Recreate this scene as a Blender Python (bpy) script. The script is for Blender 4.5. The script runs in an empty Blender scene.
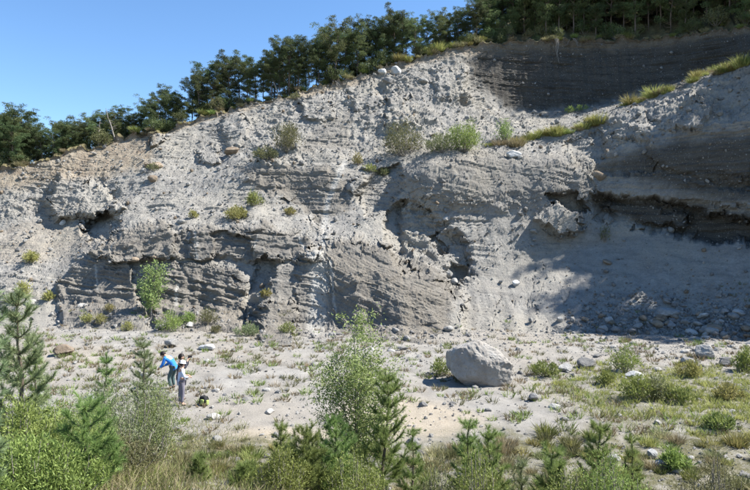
import bpy, bmesh, math, random
import numpy as np
from mathutils import Vector, Matrix
from mathutils.bvhtree import BVHTree

R = math.radians
rng = np.random.default_rng(7)
random.seed(7)
scene = bpy.context.scene
COL = scene.collection
F = 600.0                       # focal length in photo pixels (photo is 750 wide)

# ------------------------------------------------------------------ camera
cd = bpy.data.cameras.new('camera')
cam = bpy.data.objects.new('camera', cd)
COL.objects.link(cam)
cam.location = (0, 0, 0)
cam.rotation_euler = (R(90), 0, 0)
cd.sensor_width = 36.0
cd.lens = 36.0 * F / 750.0
cd.clip_start = 0.1
cd.clip_end = 3000
scene.camera = cam

# ------------------------------------------------------------------ sky, sun, exposure
SUN_EL, SUN_ROT = R(50), R(86)  # rotation from +Y towards +X
world = bpy.data.worlds.new('World')
scene.world = world
world.use_nodes = True
wn, wl = world.node_tree.nodes, world.node_tree.links
bg = wn['Background']
sky = wn.new('ShaderNodeTexSky')
sky.sky_type = 'NISHITA'
sky.sun_disc = False
sky.sun_elevation = SUN_EL
sky.sun_rotation = SUN_ROT
sky.altitude = 900
sky.air_density = 1.0
sky.dust_density = 0.0
sky.ozone_density = 3.0
hsv = wn.new('ShaderNodeHueSaturation')
hsv.inputs['Saturation'].default_value = 1.12
wl.new(sky.outputs[0], hsv.inputs['Color'])
wl.new(hsv.outputs[0], bg.inputs[0])
bg.inputs[1].default_value = 0.097
sd = bpy.data.lights.new('sun', 'SUN')
sd.energy = 5.0
sd.angle = R(0.5)
sd.color = (1.0, 0.962, 0.905)
sun = bpy.data.objects.new('sun', sd)
COL.objects.link(sun)
sdir = Vector((math.cos(SUN_EL) * math.sin(SUN_ROT), math.cos(SUN_EL) * math.cos(SUN_ROT), math.sin(SUN_EL)))
sun.rotation_euler = sdir.to_track_quat('Z', 'Y').to_euler()
sun.location = sdir * 100
scene.view_settings.view_transform = 'Standard'
scene.view_settings.look = 'None'
scene.view_settings.gamma = 1.0
scene.view_settings.exposure = 1.3
try:
    scene.cycles.max_bounces = 6
    scene.cycles.transparent_max_bounces = 4
except Exception:
    pass

# ------------------------------------------------------------------ helpers
def mesh_np(name, V, Fc, mats, smooth=False, attrs=None, mat_idx=None):
    """V (n,3); Fc (m,k) with k = 3 or 4, or a list of such arrays."""
    me = bpy.data.meshes.new(name)
    V = np.asarray(V, np.float32)
    if not isinstance(Fc, (list, tuple)):
        Fc = [Fc]
    loops = np.concatenate([f.ravel() for f in Fc]).astype(np.int32)
    counts = np.concatenate([np.full(len(f), f.shape[1], np.int32) for f in Fc])
    starts = np.concatenate([[0], np.cumsum(counts)[:-1]]).astype(np.int32)
    me.vertices.add(len(V))
    me.vertices.foreach_set('co', V.ravel())
    me.loops.add(len(loops))
    me.loops.foreach_set('vertex_index', loops)
    me.polygons.add(len(counts))
    me.polygons.foreach_set('loop_start', starts)
    me.polygons.foreach_set('loop_total', counts)
    me.polygons.foreach_set('use_smooth', np.full(len(counts), smooth, bool))
    if not isinstance(mats, (list, tuple)):
        mats = [mats]
    for m in mats:
        me.materials.append(m)
    if mat_idx is not None:
        me.polygons.foreach_set('material_index', np.asarray(mat_idx, np.int32))
    if attrs:
        for k, a in attrs.items():
            at = me.attributes.new(k, 'FLOAT', 'POINT')
            at.data.foreach_set('value', np.asarray(a, np.float32).ravel())
    me.update()
    me.validate()
    return me

def link(name, me, parent=None):
    o = bpy.data.objects.new(name, me)
    COL.objects.link(o)
    if parent is not None:
        o.parent = parent
    return o

def tag(o, label=None, cat=None, group=None, kind=None):
    if label: o['label'] = label
    if cat: o['category'] = cat
    if group: o['group'] = group
    if kind: o['kind'] = kind
    return o

def empty(name, loc=(0, 0, 0), rz=0.0, sc=1.0):
    o = bpy.data.objects.new(name, None)
    COL.objects.link(o)
    o.location = loc
    o.rotation_euler = (0, 0, rz)
    o.scale = (sc, sc, sc) if not isinstance(sc, (tuple, list)) else sc
    o.empty_display_size = 0.2
    return o

def copy_tree(o, parent=None):
    kids = list(o.children)
    c = o.copy()
    COL.objects.link(c)
    if parent is not None:
        c.parent = parent
    for k in kids:
        copy_tree(k, c)
    return c

def sstep(a, b, x):
    t = np.clip((x - a) / (b - a), 0, 1)
    return t * t * (3 - 2 * t)

# gradient noise
_perm = rng.permutation(256).astype(np.int32)
_perm = np.concatenate([_perm, _perm, _perm])
_g = rng.normal(size=(256, 3)).astype(np.float32)
_g /= np.linalg.norm(_g, axis=1, keepdims=True)

def perlin(p):
    p = np.asarray(p, np.float32)
    i = np.floor(p).astype(np.int32)
    f = p - i
    i &= 255
    u = f * f * f * (f * (f * 6 - 15) + 10)
    def gr(dx, dy, dz):
        h = _perm[_perm[_perm[i[:, 0] + dx] + i[:, 1] + dy] + i[:, 2] + dz] & 255
        g = _g[h]
        return g[:, 0] * (f[:, 0] - dx) + g[:, 1] * (f[:, 1] - dy) + g[:, 2] * (f[:, 2] - dz)
    def L(a, b, t): return a + (b - a) * t
    x0 = L(L(gr(0, 0, 0), gr(1, 0, 0), u[:, 0]), L(gr(0, 1, 0), gr(1, 1, 0), u[:, 0]), u[:, 1])
    x1 = L(L(gr(0, 0, 1), gr(1, 0, 1), u[:, 0]), L(gr(0, 1, 1), gr(1, 1, 1), u[:, 0]), u[:, 1])
    return L(x0, x1, u[:, 2]) * 1.5

def fbm(p, oct=4, gain=0.5, ridged=False):
    s = np.zeros(len(p), np.float32); a = 1.0
    q = np.asarray(p, np.float32).copy()
    for k in range(oct):
        n = perlin(q)
        if ridged:
            n = 1 - 2 * np.abs(n)
        s += a * n
        a *= gain
        q = q * 2.03 + 17.3
    return s

def worley(p):
    """distance to the nearest jittered cell point, second distance, and the cell's random value"""
    p = np.asarray(p, np.float32)
    i = np.floor(p).astype(np.int32)
    d1 = np.full(len(p), 9, np.float32); d2 = d1.copy(); idv = np.zeros(len(p), np.float32)
    for dx in (-1, 0, 1):
        for dy in (-1, 0, 1):
            for dz in (-1, 0, 1):
                c = i + np.array([dx, dy, dz], np.int32)
                h = _perm[_perm[_perm[c[:, 0] & 255] + (c[:, 1] & 255)] + (c[:, 2] & 255)]
                j = _g[h] * 0.45 + 0.5
                dd = np.linalg.norm(c + j - p, axis=1)
                n = dd < d1
                d2 = np.where(n, d1, np.minimum(d2, dd))
                idv = np.where(n, h / 255.0, idv)
                d1 = np.where(n, dd, d1)
    return d1, d2, idv

def poly_sdf(X, Y, poly):
    """signed distance, positive inside"""
    d = np.full(X.shape, 1e9, np.float32)
    inside = np.zeros(X.shape, bool)
    n = len(poly)
    for k in range(n):
        ax, ay = poly[k]; bx, by = poly[(k + 1) % n]
        ex, ey = bx - ax, by - ay
        wx, wy = X - ax, Y - ay
        t = np.clip((wx * ex + wy * ey) / (ex * ex + ey * ey + 1e-9), 0, 1)
        d = np.minimum(d, (wx - ex * t) ** 2 + (wy - ey * t) ** 2)
        c = (ay > Y) != (by > Y)
        xc = ax + (Y - ay) * ex / (ey if abs(ey) > 1e-9 else 1e-9)
        inside ^= c & (X < xc)
    d = np.sqrt(d)
    return np.where(inside, d, -d)

def line_dist(X, Y, pts):
    d = np.full(X.shape, 1e9, np.float32)
    for k in range(len(pts) - 1):
        ax, ay = pts[k]; bx, by = pts[k + 1]
        ex, ey = bx - ax, by - ay
        t = np.clip(((X - ax) * ex + (Y - ay) * ey) / (ex * ex + ey * ey + 1e-9), 0, 1)
        d = np.minimum(d, np.hypot(X - ax - ex * t, Y - ay - ey * t))
    return d

def smooth_rows(A, s, axis):
    k = np.exp(-0.5 * (np.arange(-3 * s, 3 * s + 1) / s) ** 2); k /= k.sum()
    pad = [(0, 0), (0, 0)]; pad[axis] = (3 * s, 3 * s)
    B = np.pad(A, pad, mode='edge')
    out = np.zeros_like(A)
    n = A.shape[axis]
    for q, w in enumerate(k):
        out += w * (B[q:q + n] if axis == 0 else B[:, q:q + n])
    return out

# ------------------------------------------------------------------ materials
class N:
    """tiny node helper"""
    def __init__(s, name):
        s.m = bpy.data.materials.new(name); s.m.use_nodes = True
        s.t = s.m.node_tree; s.t.nodes.clear()
        s.out = s.t.nodes.new('ShaderNodeOutputMaterial')
    def new(s, typ, **kw):
        n = s.t.nodes.new(typ)
        for k, v in kw.items():
            if k.startswith('i_'):
                n.inputs[k[2:].replace('_', ' ')].default_value = v
            else:
                setattr(n, k, v)
        return n
    def ln(s, a, b): s.t.links.new(a, b)
    def noise(s, vec, scale, detail=4, rough=0.55, dist=0.0):
        n = s.new('ShaderNodeTexNoise'); n.inputs['Scale'].default_value = scale
        n.inputs['Detail'].default_value = detail; n.inputs['Roughness'].default_value = rough
        n.inputs['Distortion'].default_value = dist
        if vec is not None: s.ln(vec, n.inputs['Vector'])
        return n.outputs['Fac']
    def ramp(s, fac, stops):
        r = s.new('ShaderNodeValToRGB')
        el = r.color_ramp.elements
        while len(el) < len(stops): el.new(0.5)
        for e, (p, c) in zip(el, stops):
            e.position = p; e.color = (*c, 1) if len(c) == 3 else c
        s.ln(fac, r.inputs[0])
        return r.outputs[0]
    def mix(s, fac, a, b, mode='MIX'):
        m = s.new('ShaderNodeMix', data_type='RGBA', blend_type=mode)
        for val, sock in ((fac, m.inputs[0]), (a, m.inputs[6]), (b, m.inputs[7])):
            if isinstance(val, (int, float)): sock.default_value = val
            elif isinstance(val, tuple): sock.default_value = (*val, 1)
            else: s.ln(val, sock)
        return m.outputs[2]
    def math(s, op, a, b=None, clamp=False):
        m = s.new('ShaderNodeMath', operation=op, use_clamp=clamp)
        for val, sock in ((a, m.inputs[0]), (b, m.inputs[1])):
            if val is None: continue
            if isinstance(val, (int, float)): sock.default_value = val
            else: s.ln(val, sock)
        return m.outputs[0]
    def attr(s, name):
        a = s.new('ShaderNodeAttribute', attribute_name=name)
        return a.outputs['Fac']
    def pos(s):
        return s.new('ShaderNodeNewGeometry').outputs['Position']
    def obj(s):
        return s.new('ShaderNodeTexCoord').outputs['Object']
    def rnd(s):
        return s.new('ShaderNodeObjectInfo').outputs['Random']
    def bump(s, h, strength, dist):
        b = s.new('ShaderNodeBump'); b.inputs['Strength'].default_value = strength
        b.inputs['Distance'].default_value = dist
        s.ln(h, b.inputs['Height'])
        return b.outputs[0]
    def bsdf(s, col, rough=0.9, normal=None, spec=0.2, trans=None):
        b = s.new('ShaderNodeBsdfPrincipled')
        if isinstance(col, tuple): b.inputs['Base Color'].default_value = (*col, 1)
        else: s.ln(col, b.inputs['Base Color'])
        b.inputs['Roughness'].default_value = rough
        b.inputs['Specular IOR Level'].default_value = spec
        if normal is not None: s.ln(normal, b.inputs['Normal'])
        sh = b.outputs[0]
        if trans:
            t = s.new('ShaderNodeBsdfTranslucent')
            if isinstance(col, tuple): t.inputs[0].default_value = (*col, 1)
            else: s.ln(col, t.inputs[0])
            m = s.new('ShaderNodeMixShader'); m.inputs[0].default_value = trans
            s.ln(sh, m.inputs[1]); s.ln(t.outputs[0], m.inputs[2])
            sh = m.outputs[0]
        s.ln(sh, s.out.inputs['Surface'])
        return s.m

def mat_cliff():
    n = N('cliff_rock'); p = n.pos()
    strata, soil, pale, shade_fac = n.attr('strata'), n.attr('soil'), n.attr('pale'), n.attr('shade_dark')
    big = n.noise(p, 0.16, 5, 0.6)
    mid = n.noise(p, 1.1, 6, 0.65)
    fine = n.noise(p, 7.0, 5, 0.7)
    scree = n.ramp(mid, [(0.28, (0.209, 0.197, 0.177)), (0.5, (0.282, 0.268, 0.243)), (0.72, (0.361, 0.344, 0.306))])
    scree = n.mix(n.ramp(big, [(0.42, (0, 0, 0)), (0.66, (1, 1, 1))]), scree, (0.312, 0.290, 0.247))
    # bedded rock: thin colour bands that follow the bedding coordinate stored on the mesh
    bed = n.attr('bed')
    cb = n.new('ShaderNodeCombineXYZ'); n.ln(bed, cb.inputs[2])
    sx = n.new('ShaderNodeSeparateXYZ'); n.ln(p, sx.inputs[0])
    n.ln(n.math('MULTIPLY', sx.outputs[0], 0.12), cb.inputs[0]); n.ln(n.math('MULTIPLY', sx.outputs[1], 0.12), cb.inputs[1])
    bn = n.noise(cb.outputs[0], 2.6, 6, 0.72)
    rock = n.ramp(bn, [(0.30, (0.115, 0.104, 0.091)), (0.46, (0.177, 0.164, 0.144)), (0.58, (0.215, 0.199, 0.173)), (0.75, (0.268, 0.248, 0.212))])
    rock = n.mix(n.ramp(big, [(0.45, (0, 0, 0)), (0.7, (0.557, 0.558, 0.551))]), rock, (0.250, 0.218, 0.172))
    scree = n.mix(n.ramp(bn, [(0.36, (0.55,) * 3), (0.50, (0,) * 3)]), scree, (0.185, 0.176, 0.160))
    scree = n.mix(n.ramp(bn, [(0.60, (0,) * 3), (0.68, (0.5,) * 3)]), scree, (0.375, 0.345, 0.285))
    col = n.mix(strata, scree, rock)
    col = n.mix(n.math('MULTIPLY', shade_fac, 0.95), col, n.ramp(bn, [(0.34, (0.025, 0.022, 0.019)), (0.48, (0.052, 0.047, 0.039)), (0.60, (0.064, 0.058, 0.049)), (0.70, (0.099, 0.090, 0.076))]))  # dark wall rock, its colour also deepens the shade there
    earth = n.ramp(mid, [(0.3, (0.194, 0.143, 0.097)), (0.55, (0.292, 0.238, 0.168)), (0.75, (0.361, 0.307, 0.234))])
    col = n.mix(n.math('MULTIPLY', soil, n.ramp(fine, [(0.3, (0.45,) * 3), (0.65, (1, 1, 1))])), col, earth)
    col = n.mix(n.math('MULTIPLY', pale, n.ramp(fine, [(0.25, (0.45,) * 3), (0.5, (1,) * 3)])), col, (0.417, 0.405, 0.372))
    col = n.mix(n.ramp(fine, [(0.30, (0.55,) * 3), (0.48, (0,) * 3)]), col, (0.111, 0.105, 0.097))
    col = n.mix(n.ramp(n.noise(p, 11.0, 3, 0.6), [(0.62, (0,) * 3), (0.70, (0.7,) * 3)]), col, (0.431, 0.418, 0.379))
    h = n.math('ADD', n.math('MULTIPLY', fine, 0.6), n.noise(p, 22.0, 3, 0.7))
    return n.bsdf(col, 0.95, n.bump(h, 0.9, 0.09), 0.1)

def mat_ground():
    n = N('quarry_floor'); p = n.pos()
    sand, grass = n.attr('sand'), n.attr('grassy')
    mid = n.noise(p, 0.9, 6, 0.65); fine = n.noise(p, 14.0, 5, 0.7); big = n.noise(p, 0.17, 4)
    base = n.ramp(mid, [(0.3, (0.200, 0.189, 0.167)), (0.5, (0.270, 0.256, 0.232)), (0.7, (0.333, 0.317, 0.286))])
    base = n.mix(n.ramp(big, [(0.4, (0,) * 3), (0.65, (0.7,) * 3)]), base, (0.281, 0.253, 0.212))
    base = n.mix(sand, base, n.ramp(fine, [(0.3, (0.307, 0.260, 0.194)), (0.7, (0.400, 0.351, 0.280))]))
    gr = n.ramp(fine, [(0.3, (0.067, 0.067, 0.034)), (0.55, (0.133, 0.125, 0.069)), (0.75, (0.219, 0.196, 0.130))])
    gm = n.math('MULTIPLY', grass, n.ramp(n.noise(p, 1.6, 5, 0.7), [(0.36, (0.1,) * 3), (0.56, (1,) * 3)]))
    col = n.mix(gm, base, gr)
    col = n.mix(n.ramp(fine, [(0.30, (0.6,) * 3), (0.44, (0,) * 3)]), col, (0.100, 0.095, 0.083))
    col = n.mix(n.ramp(n.noise(p, 24.0, 2, 0.6), [(0.62, (0,) * 3), (0.70, (0.7,) * 3)]), col, (0.413, 0.405, 0.382))
    return n.bsdf(col, 0.95, n.bump(n.math('ADD', fine, n.noise(p, 40, 2)), 0.8, 0.05), 0.1)

def mat_hill():
    n = N('forest_floor'); p = n.pos()
    c = n.ramp(n.noise(p, 0.8, 6, 0.7), [(0.3, (0.06, 0.05, 0.03)), (0.55, (0.12, 0.105, 0.055)), (0.75, (0.22, 0.185, 0.10))])
    return n.bsdf(c, 0.95, n.bump(n.noise(p, 6, 5), 0.8, 0.1), 0.1)

def mat_stone(name, lo, mi, hi, scale=3.0):
    n = N(name); o = n.obj(); r = n.rnd()
    v = n.new('ShaderNodeVectorMath', operation='ADD'); n.ln(n.pos(), v.inputs[0])
    a = n.noise(v.outputs[0], scale, 6, 0.68); f = n.noise(v.outputs[0], scale * 7, 5, 0.7)
    c = n.ramp(a, [(0.3, lo), (0.5, mi), (0.7, hi)])
    c = n.mix(n.ramp(f, [(0.28, (0.6,) * 3), (0.45, (0,) * 3)]), c, tuple(x * 0.45 for x in lo))
    hs = n.new('ShaderNodeHueSaturation'); n.ln(c, hs.inputs['Color'])
    n.ln(n.math('ADD', n.math('MULTIPLY', r, 0.45), 0.75), hs.inputs['Value'])
    return n.bsdf(hs.outputs[0], 0.92, n.bump(n.math('ADD', a, f), 0.8, 0.06), 0.12)

def mat_leaf(name, dark, light, trans=0.3, var=0.5, scale=1.2, rough=0.6):
    n = N(name); p = n.pos(); r = n.rnd()
    a = n.noise(p, scale, 3, 0.6)
    c = n.mix(n.ramp(a, [(0.32, (0,) * 3), (0.68, (1,) * 3)]), dark, light)
    hs = n.new('ShaderNodeHueSaturation'); n.ln(c, hs.inputs['Color'])
    n.ln(n.math('ADD', n.math('MULTIPLY', r, var), 1 - var / 2), hs.inputs['Value'])
    n.ln(n.math('ADD', n.math('MULTIPLY', r, 0.05), 0.475), hs.inputs['Hue'])
    return n.bsdf(hs.outputs[0], rough, None, 0.25, trans)

def mat_plain(name, col, rough=0.8, scale=6.0, var=0.35, bump=0.3):
    n = N(name); o = n.obj()
    a = n.noise(o, scale, 5, 0.65)
    c = n.ramp(a, [(0.3, tuple(x * (1 - var) for x in col)), (0.7, tuple(min(1, x * (1 + var)) for x in col))])
    return n.bsdf(c, rough, n.bump(a, bump, 0.02), 0.2)

M = {}
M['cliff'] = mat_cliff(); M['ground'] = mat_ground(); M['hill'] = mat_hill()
M['stone'] = mat_stone('pale_stone', (0.240, 0.232, 0.218), (0.324, 0.314, 0.290), (0.423, 0.410, 0.385))
M['stone_grey'] = mat_stone('grey_stone', (0.155, 0.150, 0.145), (0.225, 0.217, 0.204), (0.296, 0.285, 0.265))
M['stone_brown'] = mat_stone('brown_stone', (0.169, 0.129, 0.095), (0.254, 0.200, 0.145), (0.324, 0.271, 0.211))
M['stone_white'] = mat_stone('white_stone', (0.388, 0.385, 0.370), (0.465, 0.460, 0.443), (0.529, 0.525, 0.508))
M['boulder'] = mat_stone('boulder_rock', (0.240, 0.214, 0.185), (0.317, 0.296, 0.265), (0.395, 0.382, 0.356), 1.8)
M['bark'] = mat_plain('pine_bark', (0.13, 0.10, 0.08))
M['bark_grey'] = mat_plain('grey_bark', (0.22, 0.20, 0.175))
M['pine'] = mat_leaf('pine_needles', (0.055, 0.077, 0.032), (0.116, 0.149, 0.061), 0.35, 0.5, 0.9)
M['pine_olive'] = mat_leaf('olive_needles', (0.072, 0.099, 0.039), (0.159, 0.192, 0.077), 0.38, 0.5, 0.9)
M['young_pine'] = mat_leaf('young_needles', (0.132, 0.190, 0.055), (0.282, 0.351, 0.116), 0.4, 0.2, 4)
M['blue_pine'] = mat_leaf('bluish_needles', (0.144, 0.190, 0.088), (0.299, 0.358, 0.175), 0.25, 0.3, 4)
M['leaf'] = mat_leaf('willow_leaf', (0.165, 0.213, 0.065), (0.341, 0.414, 0.155), 0.35, 0.3, 5)
M['leaf_green'] = mat_leaf('green_leaf', (0.143, 0.190, 0.048), (0.291, 0.355, 0.101), 0.35, 0.4, 4)
M['leaf_olive'] = mat_leaf('olive_leaf', (0.110, 0.120, 0.050), (0.220, 0.220, 0.100), 0.3, 0.4, 4)
M['leaf_grey'] = mat_leaf('greyish_leaf', (0.143, 0.188, 0.085), (0.264, 0.321, 0.158), 0.3, 0.4, 4)
M['dry_grass'] = mat_leaf('dry_grass', (0.19, 0.165, 0.085), (0.36, 0.315, 0.18), 0.3, 0.4, 3)
M['green_grass'] = mat_leaf('green_grass', (0.121, 0.161, 0.045), (0.259, 0.287, 0.085), 0.35, 0.5, 3)
M['yellow_grass'] = mat_leaf('yellow_grass', (0.20, 0.20, 0.06), (0.38, 0.36, 0.13), 0.35, 0.4, 3)

# ------------------------------------------------------------------ ground sheet
G = -5.85
def ground_z(x, y):
    x = np.asarray(x, np.float32); y = np.asarray(y, np.float32)
    left = sstep(2.5, -5.0, x)
    yy = np.clip(y, 0, 60)
    z = G + sstep(17.0, 7.0, yy) * left * 2.5 + sstep(13.5, 2.0, yy) * 4.25 * (1 - left) + sstep(4.5, 0.5, yy) * 1.75 * left
    z = z - 1.1 * left * sstep(6, 1, yy) * 0.0
    z = z + 0.35 * sstep(30, 38, y) * sstep(-4, -14, x)
    return z

def build_ground():
    n = 440
    s = np.linspace(-1, 1, n)
    xs = 34 * s + 560 * np.sign(s) * np.clip(np.abs(s) - 0.86, 0, 1) ** 2 * 30
    t = np.linspace(0, 1, n)
    ys = -8 + 66 * t ** 1.0
    ys = np.concatenate([[-500, -200, -60, -25, -14], ys, [75, 110, 200, 450]])
    X, Y = np.meshgrid(xs, ys)
    Z = ground_z(X, Y)
    P = np.stack([X.ravel(), Y.ravel(), np.zeros(X.size)], 1).astype(np.float32)
    Z = Z.ravel() + 0.065 * fbm(P * 0.45, 3) + 0.045 * fbm(P * 1.9, 4, 0.6)
    d1, d2, idv = worley(P * 2.6)
    Z = Z + 0.05 * np.clip(0.34 - d1, 0, 1) / 0.34 * (idv > 0.55)
    P[:, 2] = Z
    ny, nx = X.shape
    I = np.arange(ny * nx).reshape(ny, nx)
    Q = np.stack([I[:-1, :-1], I[:-1, 1:], I[1:, 1:], I[1:, :-1]], -1).reshape(-1, 4)
    x, y = P[:, 0], P[:, 1]
    nz = fbm(P * 0.6, 4)
    def blob(cx, cy, rx, ry): return sstep(1.25, 0.5, np.hypot((x - cx) / rx, (y - cy) / ry) + 0.28 * nz)
    sand = np.maximum.reduce([blob(-2.9, 18.4, 2.2, 1.0), blob(1.2, 20.5, 2.6, 2.6), blob(-1.2, 18.6, 1.2, 1.0), blob(-16.0, 31, 6.0, 3.0) * 0.35])
    grassy = np.maximum.reduce([sstep(18.5, 15.5, y + 0.25 * np.clip(-x - 3, -12, 3) + nz * 1.2), blob(13.0, 22.5, 6.5, 4.6) * 0.75, blob(-4.6, 17.0, 2.6, 1.8), blob(12, 27, 6, 2.6) * 0.5])
    me = mesh_np('ground', P, Q, M['ground'], True, {'sand': sand, 'grassy': grassy})
    o = tag(link('ground', me), kind='structure')
    return P, Q
GP, GQ = build_ground()

# ------------------------------------------------------------------ quarry cliff
# column profiles, bottom to top: foot, top of lower face, back of lower ledge, top of middle face, back of
# middle ledge, foot of upper face, top edge.  (image row, distance) pairs mostly surveyed from the photograph.
COLS = {
 -150: [(330, 40), (290, 44), (260, 47), (230, 52), (215, 54), (203, 55), (185, 56)],
 0:   [(318, 42), (285, 45), (255, 49), (232, 52), (205, 54.3), (190, 55.3), (172, 56.5)],
 60:  [(302, 44), (272, 47), (245, 51), (222, 54), (200, 55.2), (180, 56.2), (158, 58.5)],
 100: [(300, 43.5), (255, 45.8), (243, 48), (224, 52), (205, 55), (180, 57), (147, 60.5)],
 130: [(302, 43), (262, 44.8), (228, 47.5), (215, 50.5), (190, 54), (165, 57.5), (138, 62)],
 170: [(304, 43), (260, 44.8), (226, 47), (214, 50), (188, 54), (160, 57.5), (131, 62.5)],
 205: [(306, 43), (260, 44.8), (226, 47), (212, 50), (182, 54.5), (150, 60), (120, 64)],
 250: [(318, 42.5), (260, 44.8), (226, 47), (206, 51.5), (168, 54), (150, 57.5), (105, 66)],
 290: [(328, 42.5), (262, 44.8), (232, 47.2), (205, 52.3), (167, 54), (150, 57.5), (98, 66.5)],
 330: [(328, 42.5), (270, 44.4), (238, 46.8), (218, 50.5), (168, 53.2), (150, 57.5), (86, 68)],
 360: [(328, 42.5), (270, 44), (240, 46.5), (200, 51.5), (172, 54), (150, 58), (77, 69)],
 390: [(326, 42), (280, 43.5), (248, 46), (215, 50.5), (180, 53), (152, 57), (68, 70)],
 430: [(330, 42), (300, 43), (268, 45.5), (235, 49), (165, 51.6), (148, 56.0), (55, 71)],
 455: [(335, 41), (300, 45), (285, 46.5), (250, 48.5), (160, 51.8), (145, 56.0), (49, 71.5)],
 500: [(345, 39), (310, 43.5), (280, 47), (240, 49.5), (160, 52.6), (142, 57.5), (43, 72)],
 550: [(350, 38), (305, 43.5), (255, 49), (228, 50), (160, 52.8), (137, 57.5), (42, 72)],
 600: [(352, 37.5), (300, 43), (245, 49.5), (213, 50.8), (150, 52.8), (118, 58.5), (40, 72.5)],
 650: [(352, 37.5), (300, 42.2), (235, 48.4), (204, 49.4), (140, 50.6), (97, 56), (40, 71)],
 700: [(350, 36.8), (300, 41.2), (235, 46.4), (204, 47.2), (130, 48.3), (78, 53.5), (34, 68)],
 750: [(350, 35.6), (300, 39.6), (238, 43.9), (205, 44.6), (120, 45.7), (64, 51), (28, 64.5)],
 820: [(348, 33.8), (298, 37), (240, 40.4), (205, 41), (105, 42.2), (52, 47.5), (18, 61)],
 1000: [(346, 29), (296, 31), (240, 33), (205, 33.6), (80, 35), (30, 41), (-10, 55)],
 1500: [(380, 22), (310, 23.5), (240, 25), (190, 25.5), (0, 26.5), (-60, 29), (-120, 33)],  # unseen stretch of the right arm, added to block sky light
 2200: [(480, 15), (340, 16), (240, 16.8), (150, 17.2), (-150, 18), (-220, 19), (-300, 21)],  # nearer end of that unseen arm, also added to cut sky fill
}
# foot of the upper wall that stands behind the ledge (right half)
KB = {-150: (194, 55.5), 0: (181, 55.9), 60: (169, 57.4), 100: (163, 58.8), 130: (151, 59.8), 170: (146, 60), 205: (136, 61.8), 250: (128, 61.6),
      290: (124, 61.8), 330: (118, 62.5), 360: (114, 63), 390: (110, 63.4), 430: (100, 64.6), 455: (104, 65), 500: (112, 69.6), 550: (112, 70.4),
      600: (103, 70.6), 650: (91, 69.6), 700: (72, 66.8), 750: (59, 63.2), 820: (47, 59.6), 1000: (25, 53.6), 1500: (-65, 31), 2200: (-230, 20)}

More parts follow.
